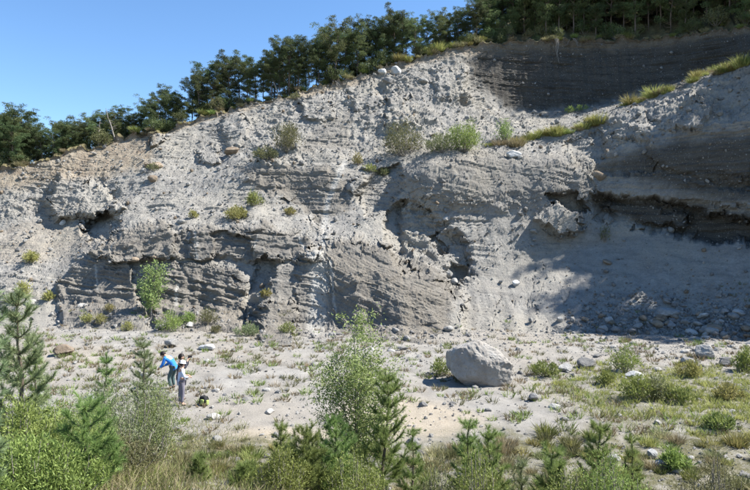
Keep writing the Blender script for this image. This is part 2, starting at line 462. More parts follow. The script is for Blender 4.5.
def build_cliff():
    NU, NV = 1180, 400
    pxs = np.concatenate([np.linspace(-140, 850, 1080), np.linspace(856, 2200, NU - 1080)])
    keys = sorted(COLS)
    prof = []                                   # knots: apron, foot, 1..4, ledge back, wall foot, top
    for k in keys:
        c = list(COLS[k]); c.insert(6, KB[k])
        fy, fD = c[0]
        aD = fD - 5.5
        ay = 245 - F * (G - 0.35) / aD
        if k > 470: aD = fD - 1.2; ay = 245 - F * (G - 0.35) / aD
        prof.append([(ay, aD)] + c)
    prof = np.array(prof, np.float64)           # K, 9, 2
    nk = prof.shape[1]
    kp = np.stack([[np.interp(pxs, keys, prof[:, j, q]) for q in (0, 1)] for j in range(nk)])   # nk,2,NU
    kp = smooth_rows(kp.reshape(nk * 2, NU), 9, 1).reshape(nk, 2, NU)
    w = np.array([16, 42, 26, 28, 40, 28, 36, 52], float)
    vk = np.concatenate([[0], np.cumsum(w)]) / w.sum()
    v = np.linspace(0, 1, NV)
    PY = np.zeros((NV, NU)); DD = np.zeros((NV, NU))
    for j in range(NU):
        PY[:, j] = np.interp(v, vk, kp[:, 0, j]); DD[:, j] = np.interp(v, vk, kp[:, 1, j])
    PYs, DDs = smooth_rows(PY, 3, 0), smooth_rows(DD, 3, 0)
    PY[4:-4], DD[4:-4] = PYs[4:-4], DDs[4:-4]
    PX = np.broadcast_to(pxs, (NV, NU)).copy()
    # wobble used for all outlines so that nothing is ruler-straight
    q = np.stack([PX.ravel() / 26, PY.ravel() / 26, np.zeros(PX.size)], 1)
    w1 = (fbm(q, 4, 0.6).reshape(PX.shape)) * 6.0
    w2 = (fbm(q + 50, 4, 0.6).reshape(PX.shape)) * 6.0
    c1 = worley((q * np.array([3.1, 3.4, 1])).astype(np.float32))[2].reshape(PX.shape); c2 = worley((q * np.array([6.5, 8.0, 1]) + 9).astype(np.float32))[2].reshape(PX.shape)
    WX, WY = PX + 0.75 * w1 + 5 * (c1 - 0.5) + 1.2 * (c2 - 0.5), PY + 0.75 * w2 + 3.5 * (0.5 - c1) + 1.2 * (c2 - 0.5)
    def S(poly, soft): return sstep(-soft, soft, poly_sdf(WX, WY, poly))
    S1 = [(92, 252), (120, 230), (165, 224), (172, 232), (212, 226), (262, 224), (300, 232), (320, 252), (314, 262), (262, 259), (200, 259), (110, 262)]
    L1 = [(58, 286), (72, 266), (95, 254), (128, 260), (150, 345), (100, 345), (60, 340)]
    L2 = [(148, 275), (170, 262), (200, 262), (232, 268), (246, 290), (240, 350), (190, 345), (156, 340)]
    L3 = [(264, 278), (280, 262), (312, 262), (328, 285), (328, 360), (300, 360), (256, 360)]
    LL = [(246, 305), (285, 299), (297, 312), (291, 355), (246, 355)]
    S3 = [(324, 243), (352, 236), (385, 246), (425, 268), (455, 288), (466, 304), (455, 360), (400, 365), (333, 365)]
    S4 = [(236, 170), (260, 166), (332, 166), (347, 180), (350, 212), (322, 222), (277, 197), (250, 186)]
    SB = [(322, 118), (352, 116), (356, 150), (300, 152)]
    F8 = [(405, 180), (420, 158), (470, 150), (540, 155), (588, 166), (596, 196), (560, 202), (480, 206), (430, 200)]
    RB = [(402, 206), (428, 200), (446, 230), (468, 246), (474, 276), (456, 294), (430, 278), (404, 266)]
    feats = [(S1, 2.2, 1.0), (L1, 4, 0.8), (L2, 6, 0.8), (LL, 2, 1.2),
             ([(172, 234), (190, 229), (193, 257), (176, 259)], 3, -0.6), ([(211, 233), (226, 229), (252, 241), (255, 258), (214, 260)], 2, -0.7),
             ([(252, 260), (268, 259), (277, 268), (264, 292), (252, 292)], 4, -0.6),
             ([(250, 205), (275, 190), (300, 208), (322, 232), (240, 229)], 7, 0.9),
             ([(82, 224), (95, 216), (113, 213), (119, 222), (110, 239), (92, 240)], 4, -2.3),
             ([(48, 196), (58, 178), (80, 178), (110, 192), (122, 210), (116, 214), (88, 215), (56, 224)], 4, 1.2),
             ([(384, 224), (392, 206), (404, 200), (405, 262), (396, 264), (386, 246)], 4, -1.5),
             (RB, 6, -0.9), ([(452, 262), (470, 268), (458, 293), (444, 282)], 2, -0.9), ([(426, 236), (440, 232), (446, 254), (432, 258)], 2, -0.8),
             ([(358, 192), (375, 174), (395, 164), (404, 178), (391, 206), (365, 217)], 3, -1.3),
             ([(352, 182), (362, 176), (366, 190), (356, 194)], 2, 0.9),
             (F8, 13, 0.85),
             ([(538, 218), (552, 206), (578, 214), (583, 232), (556, 237)], 3, 1.3),
             ([(545, 196), (572, 190), (590, 210), (580, 213), (556, 208)], 2, -1.5),
             ([(588, 196), (660, 203), (750, 222), (860, 232), (860, 246), (750, 244), (700, 238), (650, 230), (596, 214)], 5, -1.5),
             ([(600, 206), (640, 201), (688, 214), (690, 226), (620, 222)], 4, 1.0),
             ([(588, 176), (640, 172), (760, 192), (900, 196), (900, 206), (750, 208), (600, 192)], 3, 0.5),
             ([(640, 130), (700, 116), (760, 112), (760, 178), (700, 182), (660, 172)], 8, 0.8),
             ([(606, 118), (640, 104), (655, 122), (640, 138), (612, 142)], 4, 0.7),
             ([(655, 112), (690, 96), (715, 112), (700, 130), (660, 128)], 4, 0.9),
             ([(565, 140), (600, 130), (606, 160), (575, 168)], 4, -0.9),
             ([(275, 132), (300, 142), (298, 160), (262, 164), (258, 150)], 4, 0.7),
             ([(345, 84), (372, 82), (380, 104), (352, 112)], 4, 0.8), ([(300, 100), (330, 98), (336, 116), (304, 118)], 4, 0.9),
             ([(385, 100), (408, 96), (414, 128), (388, 132)], 3, 0.9), ([(430, 70), (462, 72), (468, 96), (436, 100)], 5, 0.9),
             ([(222, 118), (244, 110), (250, 140), (226, 150)], 4, 0.9), ([(196, 150), (216, 144), (222, 160), (200, 166)], 3, 0.9),
             ([(148, 128), (160, 124), (166, 140), (150, 148)], 2, 1.0)]
    for poly, soft, amt in feats:
        DD -= amt * S(poly, soft)
    CH = [(292, 272), (312, 250), (338, 246), (362, 262), (366, 365), (290, 365)]
    DD -= np.maximum.reduce([1.2 * S(L3, 6), 1.5 * S(S3, 5), 1.5 * S(CH, 9)])
    # dark rills cut into the right-hand scree
    rill = np.full(PX.shape, 1e9)
    for ln in ([(532, 268), (530, 284), (528, 296), (531, 312)], [(544, 266), (542, 280), (538, 296)], [(551, 270), (553, 282)], [(562, 272), (560, 290)],
               [(500, 296), (498, 310), (490, 326)], [(538, 292), (535, 304), (540, 318)], [(570, 286), (566, 306)], [(512, 300), (508, 322)]):
        rill = np.minimum(rill, line_dist(WX * 0.8 + PX * 0.2, PY, ln))
    DD += 0.16 * sstep(1.0, 0.1, rill) * sstep(-0.3, 0.3, w2 / 6)
    ff = sstep(0.02, 0.06, np.broadcast_to(v[:, None], PX.shape)) * sstep(0.30, 0.08, np.broadcast_to(v[:, None], PX.shape))
    DD -= ff * 0.9 * fbm(np.stack([PX.ravel() / 75, np.zeros(PX.size), np.zeros(PX.size)], 1), 4, 0.6).reshape(PX.shape)
    X = (PX - 375) / F * DD; Y = DD.copy(); Z = (245 - PY) / F * DD
    P = np.stack([X, Y, Z], -1)
    def normals(P):
        du = np.gradient(P, axis=1); dv = np.gradient(P, axis=0)
        n = np.cross(du, dv); n /= np.linalg.norm(n, axis=-1, keepdims=True) + 1e-9
        return n
    Nn = normals(P)
    sm = np.stack([smooth_rows(smooth_rows(Nn[..., k], 5, 0), 5, 1) for k in range(3)], -1)
    sm /= np.linalg.norm(sm, axis=-1, keepdims=True) + 1e-9
    # ---- masks
    strata = np.maximum.reduce([S(S1, 2), S(L1, 3) * 0.9, S(L2, 4), S(L3, 4) * 0.75, S(LL, 2), S(S3, 3), S(S4, 2.5), S(SB, 3) * 0.55, S(F8, 9) * 0.55])
    rightwall = S([(588, 176), (640, 140), (760, 112), (1000, 100), (1000, 246), (750, 244), (700, 238), (640, 230), (596, 214)], 6)
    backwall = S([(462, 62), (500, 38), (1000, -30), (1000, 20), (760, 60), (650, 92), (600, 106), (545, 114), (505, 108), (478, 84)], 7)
    screeM = np.clip(sstep(0.40, 0.20, np.broadcast_to(v[:, None], PX.shape)) * sstep(455, 500, PX) + S([(455, 300), (500, 268), (600, 230), (800, 236), (1000, 240), (1000, 380), (430, 380)], 6), 0, 1)
    lowflat = sstep(0.10, 0.04, np.broadcast_to(v[:, None], PX.shape))
    strata *= (1 - screeM) * (1 - 0.85 * sstep(9, 2, line_dist(WX, PY, [(322, 250), (318, 290), (318, 330)])))
    edge = np.broadcast_to(v[:, None], PX.shape)
    soil = sstep(0.955, 0.985, edge + 0.012 * w1 / 6) * (0.9 - 0.4 * backwall)
    leftsoil = S([(-140, 150), (160, 130), (150, 165), (110, 178), (70, 182), (0, 190), (-140, 205)], 6) * 0.95
    leftsoil = np.maximum(leftsoil, S([(10, 225), (85, 218), (110, 240), (60, 262), (0, 262), (-20, 240)], 6) * 0.35)
    soil = np.maximum(soil, leftsoil)
    pale = np.zeros(PX.shape)
    for ln, wd in (([(328, 226), (322, 244), (317, 258), (316, 280)], 2.2), ([(330, 262), (333, 290), (336, 318)], 1.3), ([(316, 258), (319, 285), (318, 310), (314, 330)], 8.0), ([(196, 232), (198, 258)], 1.1), ([(190, 234), (190, 255)], 0.8),
                   ([(178, 285), (176, 305)], 1.3), ([(258, 235), (254, 256)], 0.7), ([(158, 226), (149, 244)], 0.6), ([(120, 234), (112, 250)], 0.6), ([(95, 265), (98, 290)], 0.9), ([(296, 236), (310, 256)], 1.0), ([(346, 162), (330, 196), (324, 226)], 2.5)):
        pale = np.maximum(pale, sstep(1.6, 0.3, line_dist(PX * 0.7 + WX * 0.3, PY, ln) / wd) * 0.75)
    pale *= 1 - 0.3 * screeM
    shade_dark = np.clip(S([(588, 192), (660, 200), (750, 214), (1000, 226), (1000, 246), (750, 244), (690, 238), (600, 212)], 4) * 0.9 + backwall * 0.95 + S([(600, 168), (660, 140), (760, 132), (900, 130), (900, 205), (700, 200)], 10) * 0.85, 0, 1)  # darker wall rock, with shade of the walls and undercut painted in
    # ---- bedding: coordinate across the beds, dip changing from place to place
    Pf = P.reshape(-1, 3).astype(np.float32)
    warp = fbm(Pf * 0.14, 3).reshape(PX.shape)
    dip = 0.05 + 0.42 * S(S3, 12) + 0.15 * S(L2, 8) + 0.16 * S(F8, 10) - 0.10 * S(S1, 8) * sstep(200, 120, PX) + 0.10 * S(L3, 10)
    bed = Z + dip * (X + 8) + 0.20 * warp
    def beds(s, t, seed):
        k = np.floor(s / t).astype(int); f = s / t - k
        h = _perm[(k + seed) & 255] / 255.0; h2 = _perm[(k + 1 + seed) & 255] / 255.0
        return h + (h2 - h) * sstep(0.88, 1.0, f)
    brk = fbm(Pf * np.array([0.7, 0.7, 1.6], np.float32), 3).reshape(PX.shape)
    b = 0.30 * (beds(bed + 0.05 * brk, 0.83, 3) - 0.5) + 0.30 * (beds(bed + 0.06 * brk, 0.29, 40) - 0.5) + 0.30 * (beds(bed + 0.05 * brk, 0.13, 90) - 0.5)
    amp = np.clip(strata * (0.52 + 0.75 * brk), 0.1 * strata, 1.2) * (1 - 0.62 * S(S3, 6)) * (1 - 0.45 * S(S4, 4)) * (1 - 0.6 * S(F8, 8)) * (1 - 0.5 * S(L3, 6)) + 0.30 * rightwall + 0.30 * backwall * sstep(-0.4, 0.5, brk)
    amp += 0.42 * (1 - screeM) * (1 - lowflat) * (1 - strata) * sstep(-0.1, 0.5, fbm(Pf * 0.22 + 71, 3).reshape(PX.shape))
    disp = b * amp
    # broad lumps, crags and rubble
    rub = (1 - strata) * (1 - screeM) * (1 - lowflat) * (1 - 0.75 * backwall) * (1 - 0.5 * rightwall)
    lump = fbm(Pf * 0.30, 3).reshape(PX.shape)
    crag = fbm(Pf * 0.75 + 9, 5, 0.55, True).reshape(PX.shape)
    f2 = fbm(Pf * 2.3, 4, 0.6).reshape(PX.shape)
    upper = sstep(0.34, 0.46, np.broadcast_to(v[:, None], PX.shape))
    disp += lump * (0.30 * rub + 0.18 * strata + 0.10 * screeM)
    cragM = np.clip(1.2 * S(RB, 5) + S([(396, 200), (430, 196), (440, 230), (410, 240)], 5) * 0.6 + S([(290, 96), (470, 44), (480, 100), (540, 120), (520, 140), (400, 150), (330, 160), (250, 170), (240, 120)], 14) + S([(560, 135), (760, 60), (780, 120), (640, 150), (590, 160)], 8) + 0.7 * S([(20, 165), (110, 150), (130, 210), (60, 225), (0, 215)], 8), 0, 1)
    disp += (crag - 0.3) * rub * (0.012 + 0.24 * cragM * sstep(-0.05, 0.45, fbm(Pf * 0.24 + 31, 3).reshape(PX.shape)))
    disp += f2 * ((0.024 + 0.045 * cragM) * rub + 0.05 * strata + 0.022 * screeM + 0.03 * backwall)
    fl = perlin(np.stack([X.ravel() * 2.2, Y.ravel() * 0.3, Z.ravel() * 0.18], 1)).reshape(PX.shape)
    disp += fl * (0.10 * rightwall + 0.13 * backwall + 0.09 * S([(340, 96), (390, 92), (410, 140), (345, 145)], 6) + 0.05 * rub)
    fl2 = perlin(np.stack([X.ravel() * 1.1, Y.ravel() * 0.2, Z.ravel() * 0.25], 1)).reshape(PX.shape)
    disp += fl2 * 0.07 * screeM + perlin(np.stack([X.ravel() * 3.1, Y.ravel() * 0.25, Z.ravel() * 0.3], 1)).reshape(PX.shape) * 0.025 * screeM
    f3 = fbm(Pf * 4.1 + 3, 3, 0.6, True).reshape(PX.shape)
    disp += (f3 - 0.3) * (0.026 * rub + 0.018 * screeM + 0.025 * strata + 0.02 * rightwall)
    d1, d2, idv = worley(Pf * 2.1)
    st = (np.clip(0.42 - d1, 0, 1) / 0.42) ** 0.6 * (idv > 0.5)
    disp += st.reshape(PX.shape) * ((0.05 + 0.05 * cragM) * rub + 0.03 * screeM)
    d1, d2, idv = worley(Pf * np.array([0.75, 0.75, 1.1], np.float32) + 5)
    blk = ((idv - 0.5) * sstep(0.02, 0.12, d2 - d1)).reshape(PX.shape)
    disp += blk * (rub * (0.02 + 0.50 * S(RB, 4) + 0.34 * cragM * sstep(-0.2, 0.3, fbm(Pf * 0.3 + 77, 2).reshape(PX.shape))) + 0.24 * strata)
    fade = np.ones(PX.shape); fade[:3] = 0.2
    P = P + sm * (disp * fade)[..., None]
    # the turf edge hangs over a little
    jg = fbm(np.stack([CE := P[-1, :, 0] * 0.9, P[-1, :, 1] * 0.9, 0 * CE], 1), 4, 0.65)
    for r_, a_ in ((-1, 1.0), (-2, 0.9), (-3, 0.7), (-4, 0.4), (-5, 0.2)):
        P[r_, :, 2] += a_ * 0.40 * jg; P[r_, :, 1] -= a_ * 0.35 * np.abs(jg)
    P[-1] += np.array([0, -0.20, 0.06])
    I = np.arange(NV * NU).reshape(NV, NU)
    Q = np.stack([I[:-1, :-1], I[:-1, 1:], I[1:, 1:], I[1:, :-1]], -1).reshape(-1, 4)
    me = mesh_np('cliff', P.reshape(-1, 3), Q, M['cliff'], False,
                 {'strata': np.clip(strata, 0, 1), 'soil': np.clip(soil, 0, 1), 'pale': np.clip(pale, 0, 1), 'shade_dark': shade_dark, 'bed': bed})
    o = tag(link('cliff', me), kind='structure')
    return P, Q, pxs, dict(rub=rub, scree=screeM, strata=strata, lowflat=lowflat, PX=PX, PY=PY, backwall=backwall)
CP, CQ, CPX, CM = build_cliff()

# ------------------------------------------------------------------ wooded hilltop behind the edge
def build_hill():
    E = CP[-1]                                   # cliff edge
    NUx = len(E)
    step = [(0, 0), (0.35, 0.22), (1.2, 0.42), (3, 0.7), (7, 1.4), (14, 2.6), (24, 4.2), (38, 6.2), (60, 8.5), (120, 12), (260, 6)]
    ris = np.interp(CPX, [-140, 100, 300, 460, 600, 960, 1500, 2200], [0.35, 0.35, 0.8, 1.9, 3.4, 3.6, 1.2, 0.5])
    rows = []
    for d, z in step:
        row = E.copy().astype(np.float64)
        turn = np.interp(CPX, [960, 1500, 2200], [0, 0.7, 1.3]); row[:, 1] += d * np.cos(turn); row[:, 0] *= 1 + d / 160.0; row[:, 0] += d * np.sin(turn)
        row[:, 2] += z * (ris if d > 2 else 1)
        if d > 0:
            n = fbm(np.stack([row[:, 0] * 0.5, row[:, 1] * 0.5, np.zeros(NUx)], 1), 3)
            row[:, 2] += n * min(0.35, d * 0.2)
        rows.append(row)
    P = np.array(rows)
    Q0 = np.arange(len(step) * NUx).reshape(len(step), NUx)
    Q = np.stack([Q0[:-1, :-1], Q0[:-1, 1:], Q0[1:, 1:], Q0[1:, :-1]], -1).reshape(-1, 4)
    me = mesh_np('hillside', P.reshape(-1, 3), Q, M['hill'], True)
    tag(link('hillside', me), kind='structure')
    return P.reshape(-1, 3), Q
HP, HQ = build_hill()

def bvh(P, Q): return BVHTree.FromPolygons(P.reshape(-1, 3).tolist(), Q.tolist())
B_G, B_C, B_H = bvh(GP, GQ), bvh(CP, CQ), bvh(HP, HQ)

def hit(px, py):
    """the place on the terrain that the photograph shows at this pixel"""
    d = Vector(((px - 375) / F, 1, (245 - py) / F)).normalized()
    best = None
    for b in (B_G, B_C, B_H):
        loc, nor, idx, dist = b.ray_cast(Vector((0, 0, 0)), d)
        if loc is not None and (best is None or dist < best[2]):
            best = (loc, nor, dist)
    return best
def drop(x, y, zs=60):
    best = None
    for b in (B_G, B_C, B_H):
        loc, nor, idx, dist = b.ray_cast(Vector((x, y, zs)), Vector((0, 0, -1)))
        if loc is not None and (best is None or loc.z > best[0].z):
            best = (loc, nor)
    return best

# landmarks used in labels
RIM = [(12, 'at the far left'), (48, 'left of the leaning bare trunk'), (84, 'close left of the two bare trunks'), (122, 'around the two bare trunks'), (152, 'right of the two bare trunks'), (182, 'at the left end of the dark pine clump'), (212, 'in the left half of the dark pine clump'), (240, 'in the right half of the dark pine clump'), (270, 'just left of the leaning dead pine'),
       (305, 'just right of the leaning dead pine'), (345, 'above the hanging roots of the middle rim'), (380, 'left of the white rocks at the cliff top'), (410, 'right behind the white rocks at the cliff top'), (445, 'behind the dense rim grass'), (490, 'at the corner of the dark upper wall'), (535, 'left of the long root tangle'), (575, 'above the long root tangle'), (620, 'right of the long root tangle'), (665, 'above the middle of the dark upper wall'), (710, 'over the end of the grassy ledge'), (9999, 'at the far right')]
def rim_place(px):
    for m, t in RIM:
        if px < m: return t
def floor_place(x, y):
    px = 375 + F * x / y
    if y > 31: return 'near the left strata' if px < 200 else 'below the middle of the cliff' if px < 400 else 'at the foot of the scree behind the boulder' if px < 560 else 'at the foot of the shaded right scree'
    if px < 170: return 'near the bushes on the left'
    if px < 290: return 'right of the people and backpack' if y > 18.5 else 'in front of the people'
    if px < 430: return 'beyond the willow' if y > 17 else 'beside the willow'
    if px < 530: return 'around the big boulder' if y > 21 else 'in front of the big boulder'
    if y > 25: return 'between the boulder and the grey block' if px < 610 else 'below the pale rocks of the right scree rim'
    if y > 20.5: return 'right of the small upright grey stone' if px < 620 else 'by the loose bushes in the right-hand grass' if px < 690 else 'towards the right edge'
    return 'beyond the low broad young pine' if px < 590 else 'behind the bushy topped pine' if px < 640 else 'around the two white rocks' if px < 690 else 'in the lower right corner'
def cliff_place(px, py):
    if px < 130: return 'around the cave on the left' if py < 255 else 'around the dark outcrop on the left'
    if px < 260: return 'on the long left scree above the strata' if py < 225 else 'on the left strata'
    if px < 360: return 'around the olive bushes of the upper left bench' if py < 170 else 'on and around the middle strata'
    if px < 480: return 'under the white rocks of the cliff top' if py < 130 else 'around the middle ledge bushes' if py < 180 else 'in and around the dark recess'
    if px < 590: return 'below the corner of the dark upper wall' if py < 150 else 'on the grey bulge right of the recess' if py < 250 else 'on the sunlit right scree'
    return 'under the grassy ledge on the right' if py < 215 else 'high on the shaded right scree' if py < 292 else 'left of the long pale rock in the scree shade' if px < 650 else 'around the long pale rock in the scree shade' if px < 695 else 'right of the long pale rock in the scree shade' if py < 330 else 'low on the scree at the right edge'

# ------------------------------------------------------------------ rocks
def ico(sub):
    bm = bmesh.new(); bmesh.ops.create_icosphere(bm, subdivisions=sub, radius=1.0)
    V = np.array([v.co[:] for v in bm.verts]); Fc = np.array([[v.index for v in f.verts] for f in bm.faces])
    bm.free(); return V, Fc
ICO = {k: ico(k) for k in (1, 2, 3, 4, 5)}

def rock_shape(sub, seed, size=(1, 1, 0.8), nplanes=11, sharp=9.0, rough=0.05):
    """an angular block: a sphere cut back by random planes, edges a little worn, surface chipped"""
    r_ = np.random.default_rng(seed)
    V, Fc = ICO[sub]
    D = V / np.linalg.norm(V, axis=1, keepdims=True)
    n = r_.normal(size=(nplanes, 3)); n /= np.linalg.norm(n, axis=1, keepdims=True)
    d = r_.uniform(0.50, 0.95, nplanes)
    q = np.clip(D @ n.T, 1e-3, None) / d
    rad = 1.0 / (np.sum(q ** sharp, axis=1) + 1.0) ** (1 / sharp)
    P = D * rad[:, None]
    if rough:
        P = P * (1 + rough * fbm((P * 2.2 + seed).astype(np.float32), 4, 0.6))[:, None]
    return (P * np.array(size)).astype(np.float32), Fc

SMALL = [rock_shape(1, 100 + k, (1, r2, r3), 7, 16, 0.0) for k, (r2, r3) in enumerate([(0.8, 0.6), (0.7, 0.7), (0.9, 0.5), (0.6, 0.6), (1, 0.7), (0.75, 0.45), (0.85, 0.8), (0.65, 0.5)])]

def rot_mats(n):
    q = rng.normal(size=(n, 4)); q /= np.linalg.norm(q, axis=1, keepdims=True)
    w, x, y, z = q.T
    return np.stack([np.stack([1 - 2 * (y * y + z * z), 2 * (x * y - z * w), 2 * (x * z + y * w)], -1),
                     np.stack([2 * (x * y + z * w), 1 - 2 * (x * x + z * z), 2 * (y * z - x * w)], -1),
                     np.stack([2 * (x * z - y * w), 2 * (y * z + x * w), 1 - 2 * (x * x + y * y)], -1)], 1)

def join_stones(name, pos, rad, mats, midx, kind='stuff'):
    Rm = rot_mats(len(pos))
    vs, fs, mi, off = [], [], [], 0
    ch = rng.integers(0, len(SMALL), len(pos))
    for k, (V, Fc) in enumerate(SMALL):
        sel = np.where(ch == k)[0]
        if not len(sel): continue
        W = np.einsum('nij,vj->nvi', Rm[sel], V) * rad[sel][:, None, None] + pos[sel][:, None, :]
        vs.append(W.reshape(-1, 3))
        fs.append((Fc[None] + (np.arange(len(sel)) * len(V))[:, None, None]).reshape(-1, 3) + off)
        mi.append(np.repeat(midx[sel], len(Fc)))
        off += W.shape[0] * W.shape[1]
    me = mesh_np(name, np.concatenate(vs), np.concatenate(fs), mats, False, mat_idx=np.concatenate(mi))
    return tag(link(name, me), kind=kind)

def power(n, lo, hi, e=2.2):
    u = rng.random(n)
    return (lo ** -e + u * (hi ** -e - lo ** -e)) ** (-1 / e)

# loose stones on the flat floor, thicker towards the foot of the right-hand scree
def floor_stones(n):
    y = rng.uniform(12, 41, n * 3); x = (rng.uniform(-0.72, 0.78, n * 3)) * y
    px = 375 + F * x / y; py = 245 - F * G / y
    dens = 0.20 + 0.9 * sstep(30, 39, y) * sstep(330, 620, px) + 0.5 * sstep(560, 700, px) * sstep(24, 33, y) + 0.22 * sstep(28, 36, y)
    dens *= 0.55 + 0.8 * sstep(-0.2, 0.3, fbm(np.stack([x * 0.35, y * 0.35, 0 * x], 1), 3))
    k = np.where(rng.random(len(x)) < dens)[0][:n]
    x, y = x[k], y[k]
    return x, y, power(len(k), 0.032, 0.30, 2.2)
fx, fy, fr = floor_stones(9500)
fz = ground_z(fx, fy)
fp = []
for a, b in zip(fx, fy):
    h = drop(float(a), float(b), 3)
    fp.append(h[0][:] if h else (a, b, G))
fp = np.array(fp); fp[:, 2] += fr * 0.15
# stones and chips lying on the cliff: scree and rubble
def cliff_stones(n):
    w = (CM['rub'] * 0.9 + CM['scree'] * 0.30 + CM['lowflat'] * 0.8 + CM['strata'] * 0.04 + 0.01 + 0.10 * CM['backwall']) * (1 - 0.35 * CM['backwall'])
    PX, PY = CM['PX'], CM['PY']
    lowright = sstep(545, 640, PX) * sstep(275, 335, PY)
    w = w + 9.0 * lowright + 0.7 * sstep(400, 520, PX) * sstep(318, 345, PY)
    w *= (PX > -60) & (PX < 840)
    dup = CP - np.roll(CP, 1, 0); ddn = CP - np.roll(CP, 1, 1)
    area = np.linalg.norm(np.cross(dup, ddn), axis=-1); area[0] = 0; area[:, 0] = 0
    p = (w * np.clip(area, 0, 0.05)).ravel(); p /= p.sum()
    k = rng.choice(len(p), n, p=p)
    return CP.reshape(-1, 3)[k], lowright.ravel()[k]
cp_, lowr = cliff_stones(19000)
cr = power(len(cp_), 0.05, 0.42, 2.3) * (1 + 0.6 * lowr * rng.random(len(cp_)))
cp_ = cp_ + np.array([0, -0.3, 0.25]) * cr[:, None]

allp = np.concatenate([fp, cp_]); allr = np.concatenate([fr, cr]); onfloor = np.arange(len(allp)) < len(fp)
app = allr / allp[:, 1]
mid = np.where(rng.random(len(allp)) < 0.62, 0, 1)
mid[(~onfloor) & (rng.random(len(allp)) < 0.10)] = 2
order = np.argsort(-app)
big_floor = [i for i in order if onfloor[i]][:150]
big_cliff = [i for i in order if not onfloor[i]][:150]
solo = np.zeros(len(allp), bool); solo[big_floor] = True; solo[big_cliff] = True
sm_m = [M['stone'], M['stone_grey'], M['stone_brown']]
join_stones('gravel', allp[onfloor & ~solo], allr[onfloor & ~solo], sm_m, mid[onfloor & ~solo])
join_stones('rubble', allp[~onfloor & ~solo], allr[~onfloor & ~solo], sm_m, mid[~onfloor & ~solo])
STONES = {}
def stone_mesh(k, m):
    if (k, m) not in STONES:
        V, Fc = rock_shape(2, 200 + k, (1, 0.75 + 0.05 * (k % 5), 0.5 + 0.07 * (k % 4)), 8, 24, 0.06)
        STONES[(k, m)] = mesh_np('stone', V, Fc, M[m], False)
    return STONES[(k, m)]
def put_stone(name, pos, r, k, m, label, group=None, rz=None, tilt=0.35, sc=(1, 1, 1)):
    o = link(name, stone_mesh(k, m))
    o.location = pos; o.scale = tuple(r * q for q in sc)
    o.rotation_euler = (random.uniform(-tilt, tilt), random.uniform(-tilt, tilt), random.uniform(0, 6.28) if rz is None else rz)
    return tag(o, label, 'stone', group)
def sz(i): return 'bigger ' if app[i] > 0.0075 else 'smaller '
for i in big_floor:
    tx = sz(i) + ('pale', 'grey', 'pale')[i % 3] + ' stone'
    put_stone('stone', allp[i], allr[i], i % 9, ('stone', 'stone_grey', 'stone')[i % 3], tx + ' on the gravel ' + floor_place(allp[i][0], allp[i][1]), tx + 's on the floor ' + floor_place(allp[i][0], allp[i][1]))
for i in big_cliff:
    tx = sz(i) + ('pale', 'grey', 'brown', 'pale')[i % 4] + ' stone'
    put_stone('cliff_stone', allp[i], allr[i], i % 9, ('stone', 'stone_grey', 'stone_brown', 'stone')[i % 4], tx + ' lodged ' + cliff_place(375 + F * allp[i][0] / allp[i][1], 245 - F * allp[i][2] / allp[i][1]), tx + 's ' + cliff_place(375 + F * allp[i][0] / allp[i][1], 245 - F * allp[i][2] / allp[i][1]))

